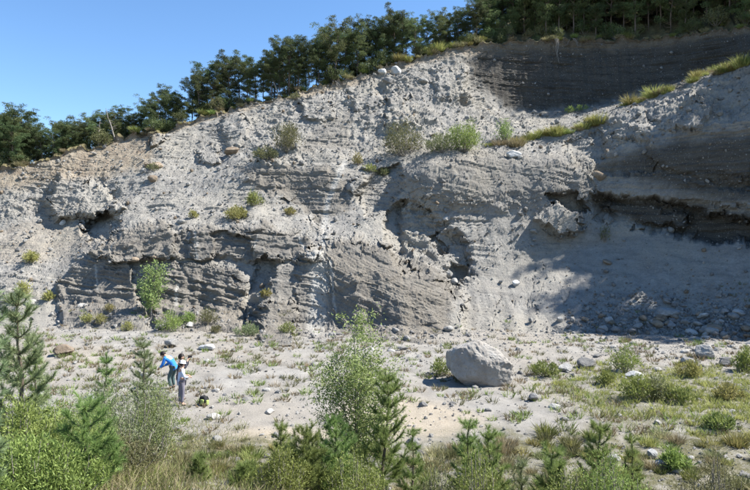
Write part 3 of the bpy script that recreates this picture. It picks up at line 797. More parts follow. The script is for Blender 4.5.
# named rocks: (pixel of the base, width in pixels, height in pixels, variant, material, label)
def named_rock(px, py, wpx, hpx, k, m, label, name='rock', rz=0.0, sub=4, sharp=10):
    h = hit(px, py)
    loc = h[0]; D = loc.y
    w = wpx / F * D / 2; hh = hpx / F * D / 2
    V, Fc = rock_shape(sub, 300 + k, (1, 0.85, 1), 9, 24, 0.07)
    V = V / np.array([np.abs(V[:, 0]).max(), np.abs(V[:, 1]).max(), np.abs(V[:, 2]).max()])
    V = V * np.array([w, (w + hh) * 0.5, hh])
    o = link(name, mesh_np(name, V, Fc, M[m], False))
    o.location = (loc.x, loc.y + w * 0.3, loc.z + hh * 0.78); o.rotation_euler = (0, 0, rz)
    return tag(o, label, 'rock')
for a in [
    (396, 75, 12, 11, 1, 'stone_white', 'round white rock at the top of the cliff just under the trees'),
    (382, 75, 9, 8, 2, 'stone_white', 'small white rock beside the round white rock at the cliff top'),
    (388, 84, 11, 9, 3, 'stone_grey', 'grey rock just below the white rocks at the cliff top'),
    (422, 84, 14, 7, 4, 'stone', 'flat pale rock in the upper rubble right of the white rocks'),
    (153, 168, 19, 8, 5, 'stone_brown', 'flat brownish slab jutting from the upper left scree'),
    (152, 182, 11, 8, 6, 'stone_brown', 'dark brown rock below the brownish slab on the left scree'),
    (232, 155, 17, 10, 7, 'stone_brown', 'brown jutting rock with a shadow left of the olive cliff shrub'),
    (86, 223, 8, 9, 8, 'stone', 'pale round stone at the mouth of the cave on the left'),
    (62, 225, 7, 6, 9, 'stone_white', 'small white stone left of the cave on the left'),
    (668, 318, 27, 12, 10, 'stone', 'long pale rock lying in the shaded scree on the right'),
    (600, 180, 17, 11, 11, 'stone_brown', 'tan rock stuck at the top of the dark wall on the right'),
    (514, 158, 15, 10, 12, 'stone_white', 'white rock on the ledge beside the small green shrub'),
    (604, 122, 15, 11, 13, 'stone', 'pale knob of rock at the end of the lower grass strip'),
    (206, 350, 18, 7, 14, 'stone_white', 'flat white rock on the quarry floor behind the people'),
    (172, 347, 17, 9, 15, 'stone', 'tan rock left of the flat white rock on the floor'),
    (62, 356, 20, 13, 16, 'stone_brown', 'dark brown rock beside the pine sapling at the left edge'),
    (588, 368, 20, 12, 17, 'stone_grey', 'grey angular block at the foot of the right scree'),
    (534, 401, 10, 9, 18, 'stone_grey', 'small upright grey stone on the open floor right of the boulder'),
    (566, 372, 15, 9, 19, 'stone', 'pale slab leaning against the grass left of the grey block'),
    (635, 379, 19, 9, 20, 'stone_white', 'white rock in the grass at the foot of the scree'),
    (652, 458, 12, 10, 21, 'stone_white', 'left one of two white rocks in the lower right grass'),
    (662, 468, 12, 9, 22, 'stone_white', 'right one of two white rocks in the lower right grass'),
    (707, 358, 22, 16, 23, 'stone', 'big pale rock on the rim of the shaded scree on the right'),
    (688, 364, 14, 9, 24, 'stone', 'pale rock left of the big pale rock on the scree rim'),
    (728, 366, 18, 10, 25, 'stone_grey', 'dark grey rock right of the big pale rock on the scree rim'),
    (92, 407, 22, 14, 26, 'stone_white', 'white rock half sunk in the green bushes on the left'),
    (36, 400, 16, 9, 27, 'stone_white', 'white rock in the grass below the pine sapling at left'),
    (402, 350, 13, 4, 28, 'stone_grey', 'flat dark stone on the scree left of the boulder'),
    (517, 286, 9, 7, 29, 'stone_white', 'white block at the foot of the dark recess'),
    (448, 277, 12, 10, 30, 'stone', 'pale block inside the dark recess of the cliff'),
    (455, 285, 9, 8, 31, 'stone', 'lower pale block at the bottom of the dark recess'),
    (560, 322, 7, 6, 36, 'stone', 'small pale stone on the edge of the scree shadow'),
    (350, 190, 9, 8, 33, 'stone', 'pale stone beside the shadowed gully in mid cliff')]:
    named_rock(*a)

# the big boulder
def big_boulder():
    h = drop(4.52, 24.9)
    V, Fc = ICO[5]
    D = V / np.linalg.norm(V, axis=1, keepdims=True)
    pl = [((-1, -0.1, 0.05), 1.22), ((-0.82, -0.3, 0.62), 1.22), ((-0.66, 0.0, -0.75), 1.02), ((-0.22, -0.1, 1), 0.98), ((0.42, 0.05, 0.90), 0.76), ((0.72, 0.0, 0.70), 0.80), ((0.25, -0.75, 0.62), 0.80),
          ((1, -0.2, -0.2), 1.20), ((0.10, -0.97, -0.12), 0.80), ((-0.30, -0.9, 0.15), 0.88), ((0.5, -0.85, -0.15), 0.94), ((-0.1, -0.75, -0.65), 0.92), ((0.07, 0, -1), 0.80), ((0, 1, 0.1), 0.95), ((-0.35, 0.2, 0.95), 0.92)]
    n = np.array([p[0] for p in pl], float); n /= np.linalg.norm(n, axis=1, keepdims=True)
    d = np.array([p[1] for p in pl])
    q = np.clip(D @ n.T, 1e-3, None) / d
    P = D * (1.0 / np.sum(q ** 24, axis=1) ** (1 / 24))[:, None]
    Pf = P.astype(np.float32)
    P = P * (1 + 0.045 * fbm(Pf * 1.4 + 4, 3) + 0.035 * fbm(Pf * 4, 5, 0.62, True) * sstep(-0.5, 0.5, P[:, 2] + 0.4 * P[:, 0]) + 0.02 * fbm(Pf * 11, 4, 0.65))[:, None]
    notch = sstep(0.20, 0.02, np.abs(P[:, 0] * 0.5 + P[:, 2] - 0.42 + 0.1 * fbm(Pf * 2.0, 2))) * sstep(0, 0.4, -P[:, 1])
    P = P * (1 - 0.045 * notch)[:, None]
    P = P * np.array([1.10, 1.0, 1.08])
    o = link('boulder', mesh_np('boulder', P, Fc, M['boulder'], False))
    o.location = (h[0].x, h[0].y + 0.55, h[0].z + 0.80)
    tag(o, 'huge pale boulder resting alone on the quarry floor', 'boulder')
    return o
big_boulder()

# ------------------------------------------------------------------ plants
def tubes(paths, ns=5):
    """paths: list of (points (n,3), radii (n)) -> verts, quads"""
    vs, fs, off = [], [], 0
    an = np.linspace(0, 2 * np.pi, ns, endpoint=False)
    for pts, rad in paths:
        pts = np.asarray(pts, float); rad = np.asarray(rad, float)
        t = np.gradient(pts, axis=0); t /= np.linalg.norm(t, axis=1, keepdims=True) + 1e-9
        up = np.where(np.abs(t[:, 2:3]) > 0.9, np.array([[1.0, 0, 0]]), np.array([[0, 0, 1.0]]))
        a = np.cross(t, up); a /= np.linalg.norm(a, axis=1, keepdims=True) + 1e-9
        b = np.cross(t, a)
        ring = pts[:, None] + rad[:, None, None] * (np.cos(an)[None, :, None] * a[:, None] + np.sin(an)[None, :, None] * b[:, None])
        n = len(pts)
        vs.append(ring.reshape(-1, 3))
        I = np.arange(n * ns).reshape(n, ns)
        J = np.roll(I, -1, 1)
        fs.append(np.stack([I[:-1], J[:-1], J[1:], I[1:]], -1).reshape(-1, 4) + off)
        off += n * ns
    return np.concatenate(vs), np.concatenate(fs)

def unit(v): return v / (np.linalg.norm(v, axis=-1, keepdims=True) + 1e-9)

def blades(base, dirs, length, width, bend=0.0, quad=False):
    """narrow blades: one triangle, a diamond leaf (quad=True) or a bent two-piece blade (bend > 0)"""
    n = len(base)
    side = unit(np.cross(dirs, rng.normal(size=(n, 3))))
    L = np.broadcast_to(np.asarray(length, float), (n,))[:, None]; Wd = np.broadcast_to(np.asarray(width, float), (n,))[:, None]
    if quad:
        V = np.stack([base, base + dirs * L * 0.45 + side * Wd, base + dirs * L, base + dirs * L * 0.45 - side * Wd], 1)
        return V.reshape(-1, 3), np.arange(4 * n).reshape(n, 4)
    if bend:
        m = base + dirs * L * 0.55
        out = dirs.copy(); out[:, 2] *= 0.3
        tip = m + unit(dirs + bend * unit(out) - np.array([0, 0, bend * 0.6])) * L * 0.45
        V = np.stack([base - side * Wd, base + side * Wd, m + side * Wd * 0.7, m - side * Wd * 0.7, tip], 1)
        a = np.arange(n)[:, None] * 5
        q = a + np.array([[0, 1, 2, 3]]); t = a + np.array([[3, 2, 4]])
        return V.reshape(-1, 3), [q, t]
    V = np.stack([base - side * Wd, base + side * Wd, base + dirs * L], 1)
    return V.reshape(-1, 3), np.arange(3 * n).reshape(n, 3)

def rdir(n, up=0.0):
    v = rng.normal(size=(n, 3)); v[:, 2] += up
    return unit(v)

def path_at(pts, t):
    pts = np.asarray(pts); n = len(pts) - 1
    x = np.clip(t, 0, 0.999) * n; i = x.astype(int); f = (x - i)[:, None]
    return pts[i] * (1 - f) + pts[i + 1] * f, unit(pts[i + 1] - pts[i])

# forest pine: bare lower trunk, uneven limbs, needle clumps along the outer half of each limb
def pine_meshes(H, seed, mat, crown0=0.32, spread=1.9, dens=1.0, lean=0.0, dead=4):
    r_ = np.random.default_rng(seed)
    nz = 9
    z = np.linspace(-0.25, H, nz)
    wob = np.cumsum(r_.normal(0, 0.05, (nz, 2)), 0)
    tr = np.column_stack([wob[:, 0] + lean * (z / H) ** 1.5 * H, wob[:, 1], z])
    rad = 0.115 * (H / 7) * (1 - 0.9 * np.linspace(0, 1, nz)) + 0.012
    paths = [(tr, rad)]
    cl, cn = [], []
    nl = int(H * 4.6)
    for k in range(nl + dead):
        t = crown0 + (0.98 - crown0) * (k / nl) ** 0.9 if k < nl else r_.uniform(min(0.12, crown0 * 0.8), crown0)
        p0, _ = path_at(tr, np.array([t])); p0 = p0[0]
        a = r_.uniform(0, 6.283)
        prof = math.sin(math.pi * min(1, 0.22 + 0.78 * (1 - t) / (1 - crown0))) ** 0.8 if t > crown0 else 0.6
        L = spread * (0.35 + 0.75 * prof) * r_.uniform(0.55, 1.2)
        if k >= nl: L *= 0.6
        el = r_.uniform(-0.05, 0.35) + 0.5 * t
        s = np.linspace(0, 1, 5)
        d = np.array([math.cos(a) * math.cos(el), math.sin(a) * math.cos(el), math.sin(el)])
        pts = p0 + s[:, None] * L * d + np.column_stack([0 * s, 0 * s, 0.14 * L * s ** 2]) + r_.normal(0, 0.03, (5, 3)) * s[:, None]
        paths.append((pts, np.linspace(0.032, 0.008, 5) * (H / 7)))
        if k < nl:
            for q in range(max(2, int(round(L * 3.4)))):
                c, _ = path_at(pts, np.array([r_.uniform(0.30, 1.02)]))
                cl.append(c[0] + r_.normal(0, 0.16, 3) * np.array([1, 1, 0.5])); cn.append(r_.uniform(0.22, 0.38))
    cl = np.array(cl); cn = np.array(cn)
    per = int(58 * dens)
    nb = len(cl) * per
    off = rdir(nb, 0.15) * (rng.random((nb, 1)) ** 0.4)
    base = np.repeat(cl, per, 0) + off * np.repeat(cn, per)[:, None] * np.array([1.15, 1.15, 0.55])
    dr = unit(off * np.array([1, 1, 0.6]) + np.array([0, 0, 0.55]) + rng.normal(size=(nb, 3)) * 0.45)
    V, Fc = blades(base, dr, rng.uniform(0.15, 0.28, nb), 0.027, quad=True)
    tv, tf = tubes(paths, 5)
    return mesh_np('trunk', tv, tf, M['bark'], True), mesh_np('crown', V, Fc, mat, False)

def make_plant(name, parts, label, cat, group=None):
    o = empty(name)
    tag(o, label, cat, group)
    for nm, me in parts:
        link(nm, me, o)
    return o

def place(proto, used, loc, rz, sc, label=None, group=None):
    o = copy_tree(proto) if used.get(proto.name) else proto
    used[proto.name] = True
    o.location = loc; o.rotation_euler = (0, 0, rz)
    o.scale = sc if isinstance(sc, tuple) else (sc, sc, sc)
    if label: o['label'] = label
    if group: o['group'] = group
    return o
USED = {}

PINES = []
for k, (H, mat, c0, sp, de, ln) in enumerate([(7.0, 'pine', 0.24, 2.2, 1.0, 0.02), (7.4, 'pine_olive', 0.34, 2.0, 0.9, -0.03), (6.4, 'pine', 0.16, 2.3, 1.0, 0.0), (6.0, 'pine_olive', 0.20, 2.1, 0.9, 0.05), (7.8, 'pine', 0.40, 2.2, 1.0, 0.03), (5.0, 'pine_olive', 0.06, 2.0, 1.1, 0.0)]):
    a, b = pine_meshes(H, 500 + k, M[mat], c0, sp, de, ln)
    PINES.append((make_plant('pine_tree', [('trunk', a), ('crown', b)], 'pine', 'tree'), H))

EDGE = CP[-1]
def edge_at(px): return np.array([np.interp(px, CPX, EDGE[:, q]) for q in range(3)])
SKY = [(-60, 118), (0, 121), (15, 122), (28, 118), (36, 136), (45, 139), (60, 130), (75, 122), (100, 119), (130, 114), (143, 122), (150, 102), (165, 95), (180, 101), (190, 84), (210, 72), (225, 64), (240, 62), (262, 66),
       (275, 50), (290, 42), (303, 56), (316, 42), (330, 30), (346, 36), (365, 28), (385, 22), (400, 15), (415, 20), (440, 16), (455, 12), (480, 6), (495, -2), (520, -14), (560, -24), (620, -34), (700, -44), (760, -52), (960, -70)]
def sky_at(px): return float(np.interp(px, [a for a, b in SKY], [b for a, b in SKY]))
EXTRA = []
def plant_pine(px, back, htop, k=None, label=None, group=None):
    e = edge_at(px)
    sfac = (e[1] + back) / e[1]
    h = drop(float(e[0] * sfac), float(e[1] + back), 90)
    if h is None: return
    loc = h[0]
    k = random.randrange(6) if k is None else k
    pr, H = PINES[k]
    want = (245 - htop) / F * loc.y - loc.z
    want = min(11.5, max(2.0, want))
    s = want / (H * 0.98)
    s_xy = s * (1.0 + 0.35 * max(0, 0.8 - s))
    if px < 790:
        row = ('front row ' if back < 3.3 else 'rear ') + ('short ' if want < 5.0 else '') + ('round crowned ', 'bare trunked ', 'dense broad ', 'open olive ', 'high crowned ', 'low branched ')[k]
        label = row + label + ' ' + rim_place(px); group = row + group + ' ' + rim_place(px)
    return place(pr, USED, (loc.x, loc.y, loc.z - 0.1), random.uniform(0, 6.28), (s_xy, s_xy, s), label, group)
LEFTL = ('pine', 'pines')
MIDL = ('pine', 'pines')
UPL = ('pine', 'pines')
RIGHTL = ('shaded pine', 'shaded pines')
# front row follows the skyline of the photograph
px = -58.0
while px < 148:
    plant_pine(px, random.uniform(0.8, 2.6), sky_at(px) + random.uniform(-4, 8), random.choice([0, 2, 2, 3, 3, 5]), *LEFTL); px += random.uniform(5, 8)
px = -50.0
while px < 150:
    plant_pine(px, random.uniform(4, 8), sky_at(px) + random.uniform(0, 12), random.choice([2, 3, 5]), *LEFTL); px += random.uniform(8, 12)
for px, t, k, b in [(150, 103, 5, 2.5), (158, 98, 2, 2.0), (166, 95, 2, 4.0), (175, 99, 5, 2.5), (183, 100, 2, 1.5), (192, 84, 0, 3.0), (199, 80, 2, 1.6), (208, 73, 0, 3), (214, 82, 1, 1.2), (222, 66, 4, 2.4), (231, 64, 0, 1.5), (240, 62, 4, 3.2), (248, 68, 1, 1.4), (256, 66, 0, 3.0), (264, 68, 1, 2.0), (204, 95, 5, 4), (228, 84, 5, 4), (250, 85, 5, 4.5), (176, 112, 3, 1.2), (187, 108, 5, 1.6)]:
    plant_pine(px, b, t, k, *MIDL)
px = 272.0
while px < 488:
    plant_pine(px, random.uniform(0.7, 2.4), sky_at(px) + random.uniform(-2, 8), random.choice([0, 1, 2, 3, 4, 3]), *UPL); px += random.uniform(7.5, 12)
px = 275.0
while px < 495:
    plant_pine(px, random.uniform(3.5, 9), sky_at(px) + random.uniform(2, 14), None, *UPL); px += random.uniform(9, 14)
px = 490.0
while px < 770:
    plant_pine(px, random.uniform(0.7, 2.4), sky_at(px) + random.uniform(6, 40), random.choice([0, 1, 4, 1, 3]), *RIGHTL); px += random.uniform(9, 15)
for rowback in (4, 7.5, 12, 18, 26):
    px = 480.0 + random.uniform(0, 8)
    while px < 790:
        plant_pine(px, rowback + random.uniform(-1.2, 1.2), sky_at(px) - random.uniform(0, 25), None, *RIGHTL); px += random.uniform(11, 17)

# trees on the quarry's right arm, which throws its shadow across the right-hand scree
for k in range(34):
    px = random.uniform(790, 1060)
    plant_pine(px, random.uniform(0.5, 9), -60, random.choice([0, 1, 2, 4]), 'pine on the right arm of the quarry outside the picture', 'pines on the right arm')
for (x, y) in [(34.5, 47.5), (33.0, 45.0), (35.5, 44.5), (31.5, 42.0), (36, 42.5), (33.5, 41.0), (37.0, 40.0), (35, 38.5), (38.5, 45), (34.5, 51.5), (36.5, 50.5), (35.5, 48.8), (38.5, 49.5), (40, 47.5), (37.5, 46.8), (41.5, 50), (39.5, 52), (33.8, 49.8), (43, 48)]:
    h = drop(x, y, 90)
    if h and h[0].z > 4:
        pr, H = PINES[random.choice([0, 2, 5])]
        s = random.uniform(0.75, 1.0)
        place(pr, USED, h[0][:], random.uniform(0, 6), s, 'pine on the right arm of the quarry outside the picture', 'pines on the right arm')

# ---- grass and shrubs ---------------------------------------------------------
def tuft_mesh(name, n, H, rad, mat, width=0.010, spread=0.6, bend=0.5):
    a = rng.uniform(0, 6.283, n); rr = rad * np.sqrt(rng.random(n))
    base = np.column_stack([rr * np.cos(a), rr * np.sin(a), np.full(n, -0.03)])
    d = np.column_stack([np.cos(a), np.sin(a), 0 * a]) * (spread * rr / rad)[:, None] + rng.normal(0, 0.22, (n, 3)) + np.array([0, 0, 1.0])
    V, Fc = blades(base, unit(d), H * rng.uniform(0.55, 1.1, n), width, bend)
    return mesh_np(name, V, Fc, M[mat], False)
TUFTS = {}
for nm, mats in (('dry_tuft', 'dry_grass'), ('green_tuft', 'green_grass'), ('yellow_tuft', 'yellow_grass'), ('olive_tuft', 'leaf_olive')):
    TUFTS[nm] = [tuft_mesh(nm, 130, 0.30, 0.17, mats, 0.009), tuft_mesh(nm, 170, 0.42, 0.22, mats, 0.010), tuft_mesh(nm, 110, 0.22, 0.20, mats, 0.010, 0.9)]

def put_tuft(name, mesh, loc, s, label, cat='grass tuft', group=None, sc=None):
    o = link(name, mesh)
    o.location = loc; o.rotation_euler = (0, 0, random.uniform(0, 6.28))
    o.scale = sc or (s, s, s * random.uniform(0.8, 1.2))
    return tag(o, label, cat, group, 'thing')

def shrub_parts(H, W, nst, nleaf, mat, leaf=0.07, lw=0.018, seed=0, bark='bark_grey', crown0=0.25, up=0.6, depth=None):
    """a bush: many thin stems fanning from the base, leaves in sprays along their upper parts"""
    r_ = np.random.default_rng(seed)
    paths, B, Dn = [], [], []
    depth = depth or W
    for k in range(nst):
        a = r_.uniform(0, 6.283); q = math.sqrt(r_.random())
        tip = np.array([math.cos(a) * q * W / 2, math.sin(a) * q * depth / 2, H * (1 - 0.55 * q ** 2) * r_.uniform(0.72, 1.0)])
        s = np.linspace(0, 1, 6)
        b0 = np.array([tip[0] * 0.12, tip[1] * 0.12, -0.08])
        pts = b0 + (tip - b0) * s[:, None] + np.column_stack([tip[0] * 0.25 * np.sin(np.pi * s), tip[1] * 0.25 * np.sin(np.pi * s), 0 * s]) + r_.normal(0, 0.03 * H, (6, 3)) * (s * (1 - s) * 3)[:, None]
        paths.append((pts, np.linspace(0.016, 0.003, 6) * (0.5 + H * 0.4)))
        nn = int(nleaf / nst)
        t = crown0 + (1.02 - crown0) * r_.random(nn) ** 0.8
        c, td = path_at(pts, t)
        spread = (0.05 + 0.09 * (1 - np.abs(2 * t - 1.2)))[:, None] * H * 0.9
        o_ = r_.normal(size=(nn, 3)) * spread * np.array([1, 1, 0.7])
        B.append(c + o_); Dn.append(unit(td * 0.4 + r_.normal(size=(nn, 3)) * 0.8 + np.array([0, 0, up]) + o_ / (spread + 1e-6) * 0.35))
    B = np.concatenate(B); Dn = np.concatenate(Dn)
    V, Fc = blades(B, Dn, leaf * rng.uniform(0.6, 1.3, len(B)), lw, quad=True)
    tv, tf = tubes(paths, 4)
    return [('stems', mesh_np('stems', tv, tf, M[bark], True)), ('foliage', mesh_np('foliage', V, Fc, M[mat], False))]

def needle_branches(branches, per_m, nl, nw, spread=0.46):
    B, Dn = [], []
    for pts, rad in branches:
        L = np.linalg.norm(np.diff(pts, axis=0), axis=1).sum()
        n = max(8, int(L * per_m))
        t = rng.random(n) ** 0.85
        c, td = path_at(pts, t)
        B.append(c); Dn.append(unit(td + rng.normal(size=(n, 3)) * spread))
    B = np.concatenate(B); Dn = np.concatenate(Dn)
    return blades(B, Dn, nl * rng.uniform(0.7, 1.2, len(B)), nw)

def sapling_parts(H, W, whorls, mat, seed, per_m=330, nl=0.075, nw=0.0042, nper=6, upcurve=0.55):
    """young pine: one leader, whorls of upward-sweeping branches clothed in needles to the base"""
    r_ = np.random.default_rng(seed)
    z = np.linspace(-0.1, H, 8)
    lead = np.column_stack([np.cumsum(r_.normal(0, 0.012 * H, 8)), np.cumsum(r_.normal(0, 0.012 * H, 8)), z])
    paths = [(lead, np.linspace(0.022 * H ** 0.8, 0.005, 8))]
    br = [(lead[4:], None)]
    for k in range(whorls):
        t = 0.10 + 0.82 * k / max(1, whorls - 1)
        p0 = path_at(lead, np.array([t]))[0][0]
        for q in range(nper + int(r_.integers(-1, 2))):
            a = q / nper * 6.283 + r_.uniform(-0.5, 0.5) + k
            L = W / 2 * (1.08 - 0.75 * t) * r_.uniform(0.65, 1.15)
            s = np.linspace(0, 1, 5)
            pts = p0 + np.column_stack([math.cos(a) * L * s, math.sin(a) * L * s, L * (0.35 * s + upcurve * s ** 2)])
            pts += r_.normal(0, 0.02, (5, 3)) * s[:, None]
            paths.append((pts, np.linspace(0.007 * H ** 0.5, 0.003, 5)))
            br.append((pts, None))
            for m in range(int(2 + L * 6)):
                c, td = path_at(pts, np.array([r_.uniform(0.3, 0.85)]))
                d2 = unit(td[0] + r_.normal(0, 0.6, 3) + np.array([0, 0, 0.25])); l2 = L * r_.uniform(0.2, 0.45)
                br.append((c[0] + np.linspace(0, 1, 3)[:, None] * d2 * l2, None))
    V, Fc = needle_branches(br, per_m, nl, nw)
    tv, tf = tubes(paths, 5)
    return [('trunk', mesh_np('trunk', tv, tf, M['bark'], True)), ('needles', mesh_np('needles', V, Fc, M[mat], False))]

def at_px(px, y, dz=0.0):
    """point of the floor under image column px at distance y"""
    x = (px - 375) / F * y
    h = drop(x, y, 3)
    return Vector((x, y, (h[0].z if h else G) + dz))

def size(px_, D): return px_ / F * D

# --- shrubs on the cliff and along its ledges: (px, base row, width px, height px, material, leaves, name, label, category)
cl_shrubs = [
    (286, 152, 30, 34, 'leaf_olive', 2600, 'cliff_shrub', 'olive round bush on the bench in the upper left cliff', 'shrub'),
    (266, 160, 26, 14, 'leaf_olive', 1300, 'cliff_shrub', 'low olive bush left of the round bush on the upper left bench', 'shrub'),
    (236, 220, 22, 15, 'yellow_grass', 1400, 'cliff_shrub', 'yellow green bush on the scree above the left strata', 'shrub'),
    (255, 206, 15, 17, 'leaf_green', 1000, 'cliff_shrub', 'small green bush next to the yellow green bush above the left strata', 'shrub'),
    (404, 156, 36, 40, 'leaf_olive', 3400, 'cliff_shrub', 'tall yellow green shrub on the middle ledge', 'shrub'),
    (441, 152, 30, 22, 'leaf_olive', 1800, 'cliff_shrub', 'low olive shrub between the two tall bushes of the middle ledge', 'shrub'),
    (464, 152, 26, 38, 'leaf_green', 3400, 'cliff_shrub', 'dark green bushy shrub on the middle ledge', 'shrub'),
    (505, 142, 11, 26, 'leaf_green', 1000, 'cliff_shrub', 'slim bright green bush on the ledge right of the dark shrub', 'shrub'),
    (577, 112, 22, 8, 'leaf_green', 700, 'cliff_shrub', 'dark low bush at the foot of the shaded upper wall', 'shrub'),
    (605, 242, 5, 22, 'leaf_olive', 200, 'cliff_shrub', 'thin sprig growing at the edge of the dark undercut', 'shrub'),
    (30, 262, 17, 11, 'yellow_grass', 900, 'cliff_shrub', 'olive tuft on the bare left scree, upper of the scree tufts', 'shrub'),
    (24, 298, 12, 18, 'yellow_grass', 800, 'cliff_shrub', 'yellow green tuft on the lower left scree by the pine', 'shrub'),
    (49, 300, 10, 9, 'yellow_grass', 500, 'cliff_shrub', 'small tuft at the left of the dark rounded outcrop', 'shrub'),
    (154, 171, 12, 10, 'leaf_olive', 300, 'cliff_shrub', 'dry twiggy bush on the left cliff edge', 'shrub'),
    (370, 172, 14, 9, 'yellow_grass', 500, 'cliff_shrub', 'dry grass clump left below the tall ledge shrub', 'shrub'),
    (384, 176, 13, 9, 'leaf_olive', 500, 'cliff_shrub', 'olive clump just below the tall ledge shrub', 'shrub'),
    (358, 165, 10, 12, 'yellow_grass', 400, 'cliff_shrub', 'dry clump at the head of the shadowed gully', 'shrub'),
    (290, 215, 12, 8, 'yellow_grass', 400, 'cliff_shrub', 'faint yellowish clump on the scree cone in mid cliff', 'shrub'),
    (193, 218, 9, 8, 'yellow_grass', 300, 'cliff_shrub', 'small yellow clump on top of the left strata', 'shrub'),
    (266, 297, 10, 8, 'yellow_grass', 350, 'cliff_shrub', 'orange yellow tuft on the small rock shelf under the strata', 'shrub'),
    (296, 100, 12, 8, 'leaf_olive', 400, 'cliff_shrub', 'low bush on the rim at the head of the left scree', 'shrub'),
]
for i, (px, py, w, hh, m, nl, nm, lab, cat) in enumerate(cl_shrubs):
    h = hit(px, py)
    D = h[0].y
    o = make_plant(nm, shrub_parts(size(hh, D), size(w, D), 26, nl, m, 0.20, 0.03, 700 + i, up=0.8), lab, cat)
    o.location = h[0]
# grass strips along the ledge crest: each clump its own thing
gs = []
for x0, y0, x1, y1, n in [(532, 136, 556, 131, 6), (556, 134, 606, 119, 12), (625, 106, 672, 88, 16), (690, 80, 715, 70, 9), (717, 72, 750, 62, 11), (488, 144, 500, 142, 3), (512, 145, 530, 138, 4)]:
    for k in range(n):
        t = (k + random.random()) / n
        gs.append((x0 + (x1 - x0) * t, y0 + (y1 - y0) * t + random.uniform(0, 3)))
big_tuft = [tuft_mesh('ledge_tuft', 240, 1.0, 0.45, 'yellow_grass', 0.022, 0.7, 0.5), tuft_mesh('ledge_tuft', 240, 0.8, 0.5, 'dry_grass', 0.022, 0.8, 0.6), tuft_mesh('ledge_tuft', 240, 0.9, 0.5, 'green_grass', 0.022, 0.7, 0.5)]
def ledge_place(px): return 'beside the slim bright green bush' if px < 535 else 'in the lowest strip left of the pale knob' if px < 615 else 'in the middle strip right of the pale knob' if px < 682 else 'in the short upper strip' if px < 716 else 'in the topmost strip at the right edge'
for px, py in gs:
    h = hit(px, py)
    put_tuft('ledge_tuft', big_tuft[random.choice([0, 0, 1, 0, 2])], h[0] - Vector((0, 0, 0.1)), random.choice([0.45, 0.6, 0.8, 1.0, 1.2]), 'yellow ledge grass clump ' + ledge_place(px), 'grass tuft', 'yellow ledge grass ' + ledge_place(px))
# rim grass under the trees
for k in range(260):
    px = random.uniform(-20, 750)
    e = edge_at(px); b = random.choice([0.04, 0.15, 0.4, 0.8, 1.4])
    dense = 395 < px < 480
    if not dense and random.random() < 0.6: continue
    h = drop(float(e[0] * (1 + b / e[1])), float(e[1] + b), 90)
    put_tuft('rim_tuft', big_tuft[random.choice([1, 1, 2] if not dense else [0, 1, 0])], h[0], random.uniform(0.35, 0.8) * (1.4 if dense else 1), 'rim grass clump ' + rim_place(px), 'grass tuft', 'rim grass ' + rim_place(px))
# undergrowth bushes below the pines
UB = [make_plant('rim_bush', shrub_parts(1.7, 1.9, 18, 1500, m, 0.16, 0.035, 820 + i, up=0.6), 'leafy bush among the pine trunks on the rim', 'shrub', 'bushes under the pines on the rim') for i, m in enumerate(['pine_olive', 'leaf_olive', 'pine_olive'])]
for k in range(110):
    px = random.uniform(-30, 480) if k < 76 else random.uniform(480, 760)
    e = edge_at(px); b = random.uniform(0.5, 4.0)
    h = drop(float(e[0] * (1 + b / e[1])), float(e[1] + b), 90)
    place(random.choice(UB), USED, h[0][:], random.uniform(0, 6), random.uniform(0.55, 1.25) * (1 if px > 150 else 0.8), 'leafy rim bush ' + rim_place(px), 'leafy rim bushes ' + rim_place(px))

# --- plants at the cliff foot and on the floor: (px, distance or None, base row, ...)
fl_shrubs = [
    (170, 331, 26, 22, 'leaf_green', 1800, 'bright green bush at the foot of the left strata beside the small tree'),
    (189, 323, 14, 12, 'leaf_green', 800, 'small green bush right of the bright bush under the strata'),
    (208, 324, 18, 17, 'leaf_olive', 1000, 'olive bush under the left strata, second from the small tree'),
    (247, 336, 24, 14, 'leaf_grey', 1200, 'greyish bush at the foot of the small rock shelf'),
    (216, 333, 12, 8, 'leaf_olive', 500, 'low bush between the olive bush and the greyish bush'),
    (287, 333, 16, 12, 'leaf_green', 600, 'green sprigs at the foot of the rounded strata lump'),
    (127, 331, 12, 10, 'yellow_grass', 500, 'yellow clump left of the small tree at the cliff foot'),
    (101, 323, 12, 10, 'yellow_grass', 500, 'yellow clump in front of the dark rounded outcrop'),
    (86, 323, 11, 11, 'yellow_grass', 500, 'green yellow clump at the outcrop, left of the yellow clump'),
    (109, 311, 10, 8, 'yellow_grass', 350, 'little clump right under the dark rounded outcrop'),
    (441, 375, 24, 17, 'green_grass', 900, 'light green clump just left of the big boulder'),
    (545, 376, 26, 17, 'green_grass', 1200, 'green clump between the boulder and the grey block'),
    (625, 372, 24, 28, 'leaf_green', 1100, 'airy green bush on the scree foot above the white rock'),
    (606, 384, 18, 14, 'leaf_green', 800, 'green bush left of the white rock in the grass'),
    (637, 400, 30, 28, 'leaf_green', 1300, 'loose green bush below the white rock in the grass'),
    (655, 400, 24, 26, 'leaf_olive', 1000, 'olive bush right of the loose green bush'),
    (687, 376, 28, 16, 'yellow_grass', 1500, 'yellow green clump below the pale rocks of the scree rim'),
    (745, 372, 22, 26, 'leaf_green', 1800, 'dark green bush at the right edge by the scree'),
    (680, 402, 36, 16, 'green_grass', 1200, 'grassy green clump in the right-hand grass'),
    (727, 400, 30, 18, 'yellow_grass', 1100, 'yellow grassy clump near the right edge'),
    (676, 470, 26, 20, 'leaf_green', 1100, 'green clump beside the two white rocks'),
    (720, 430, 26, 18, 'green_grass', 900, 'grassy clump at lower right above the corner bushes'),
]
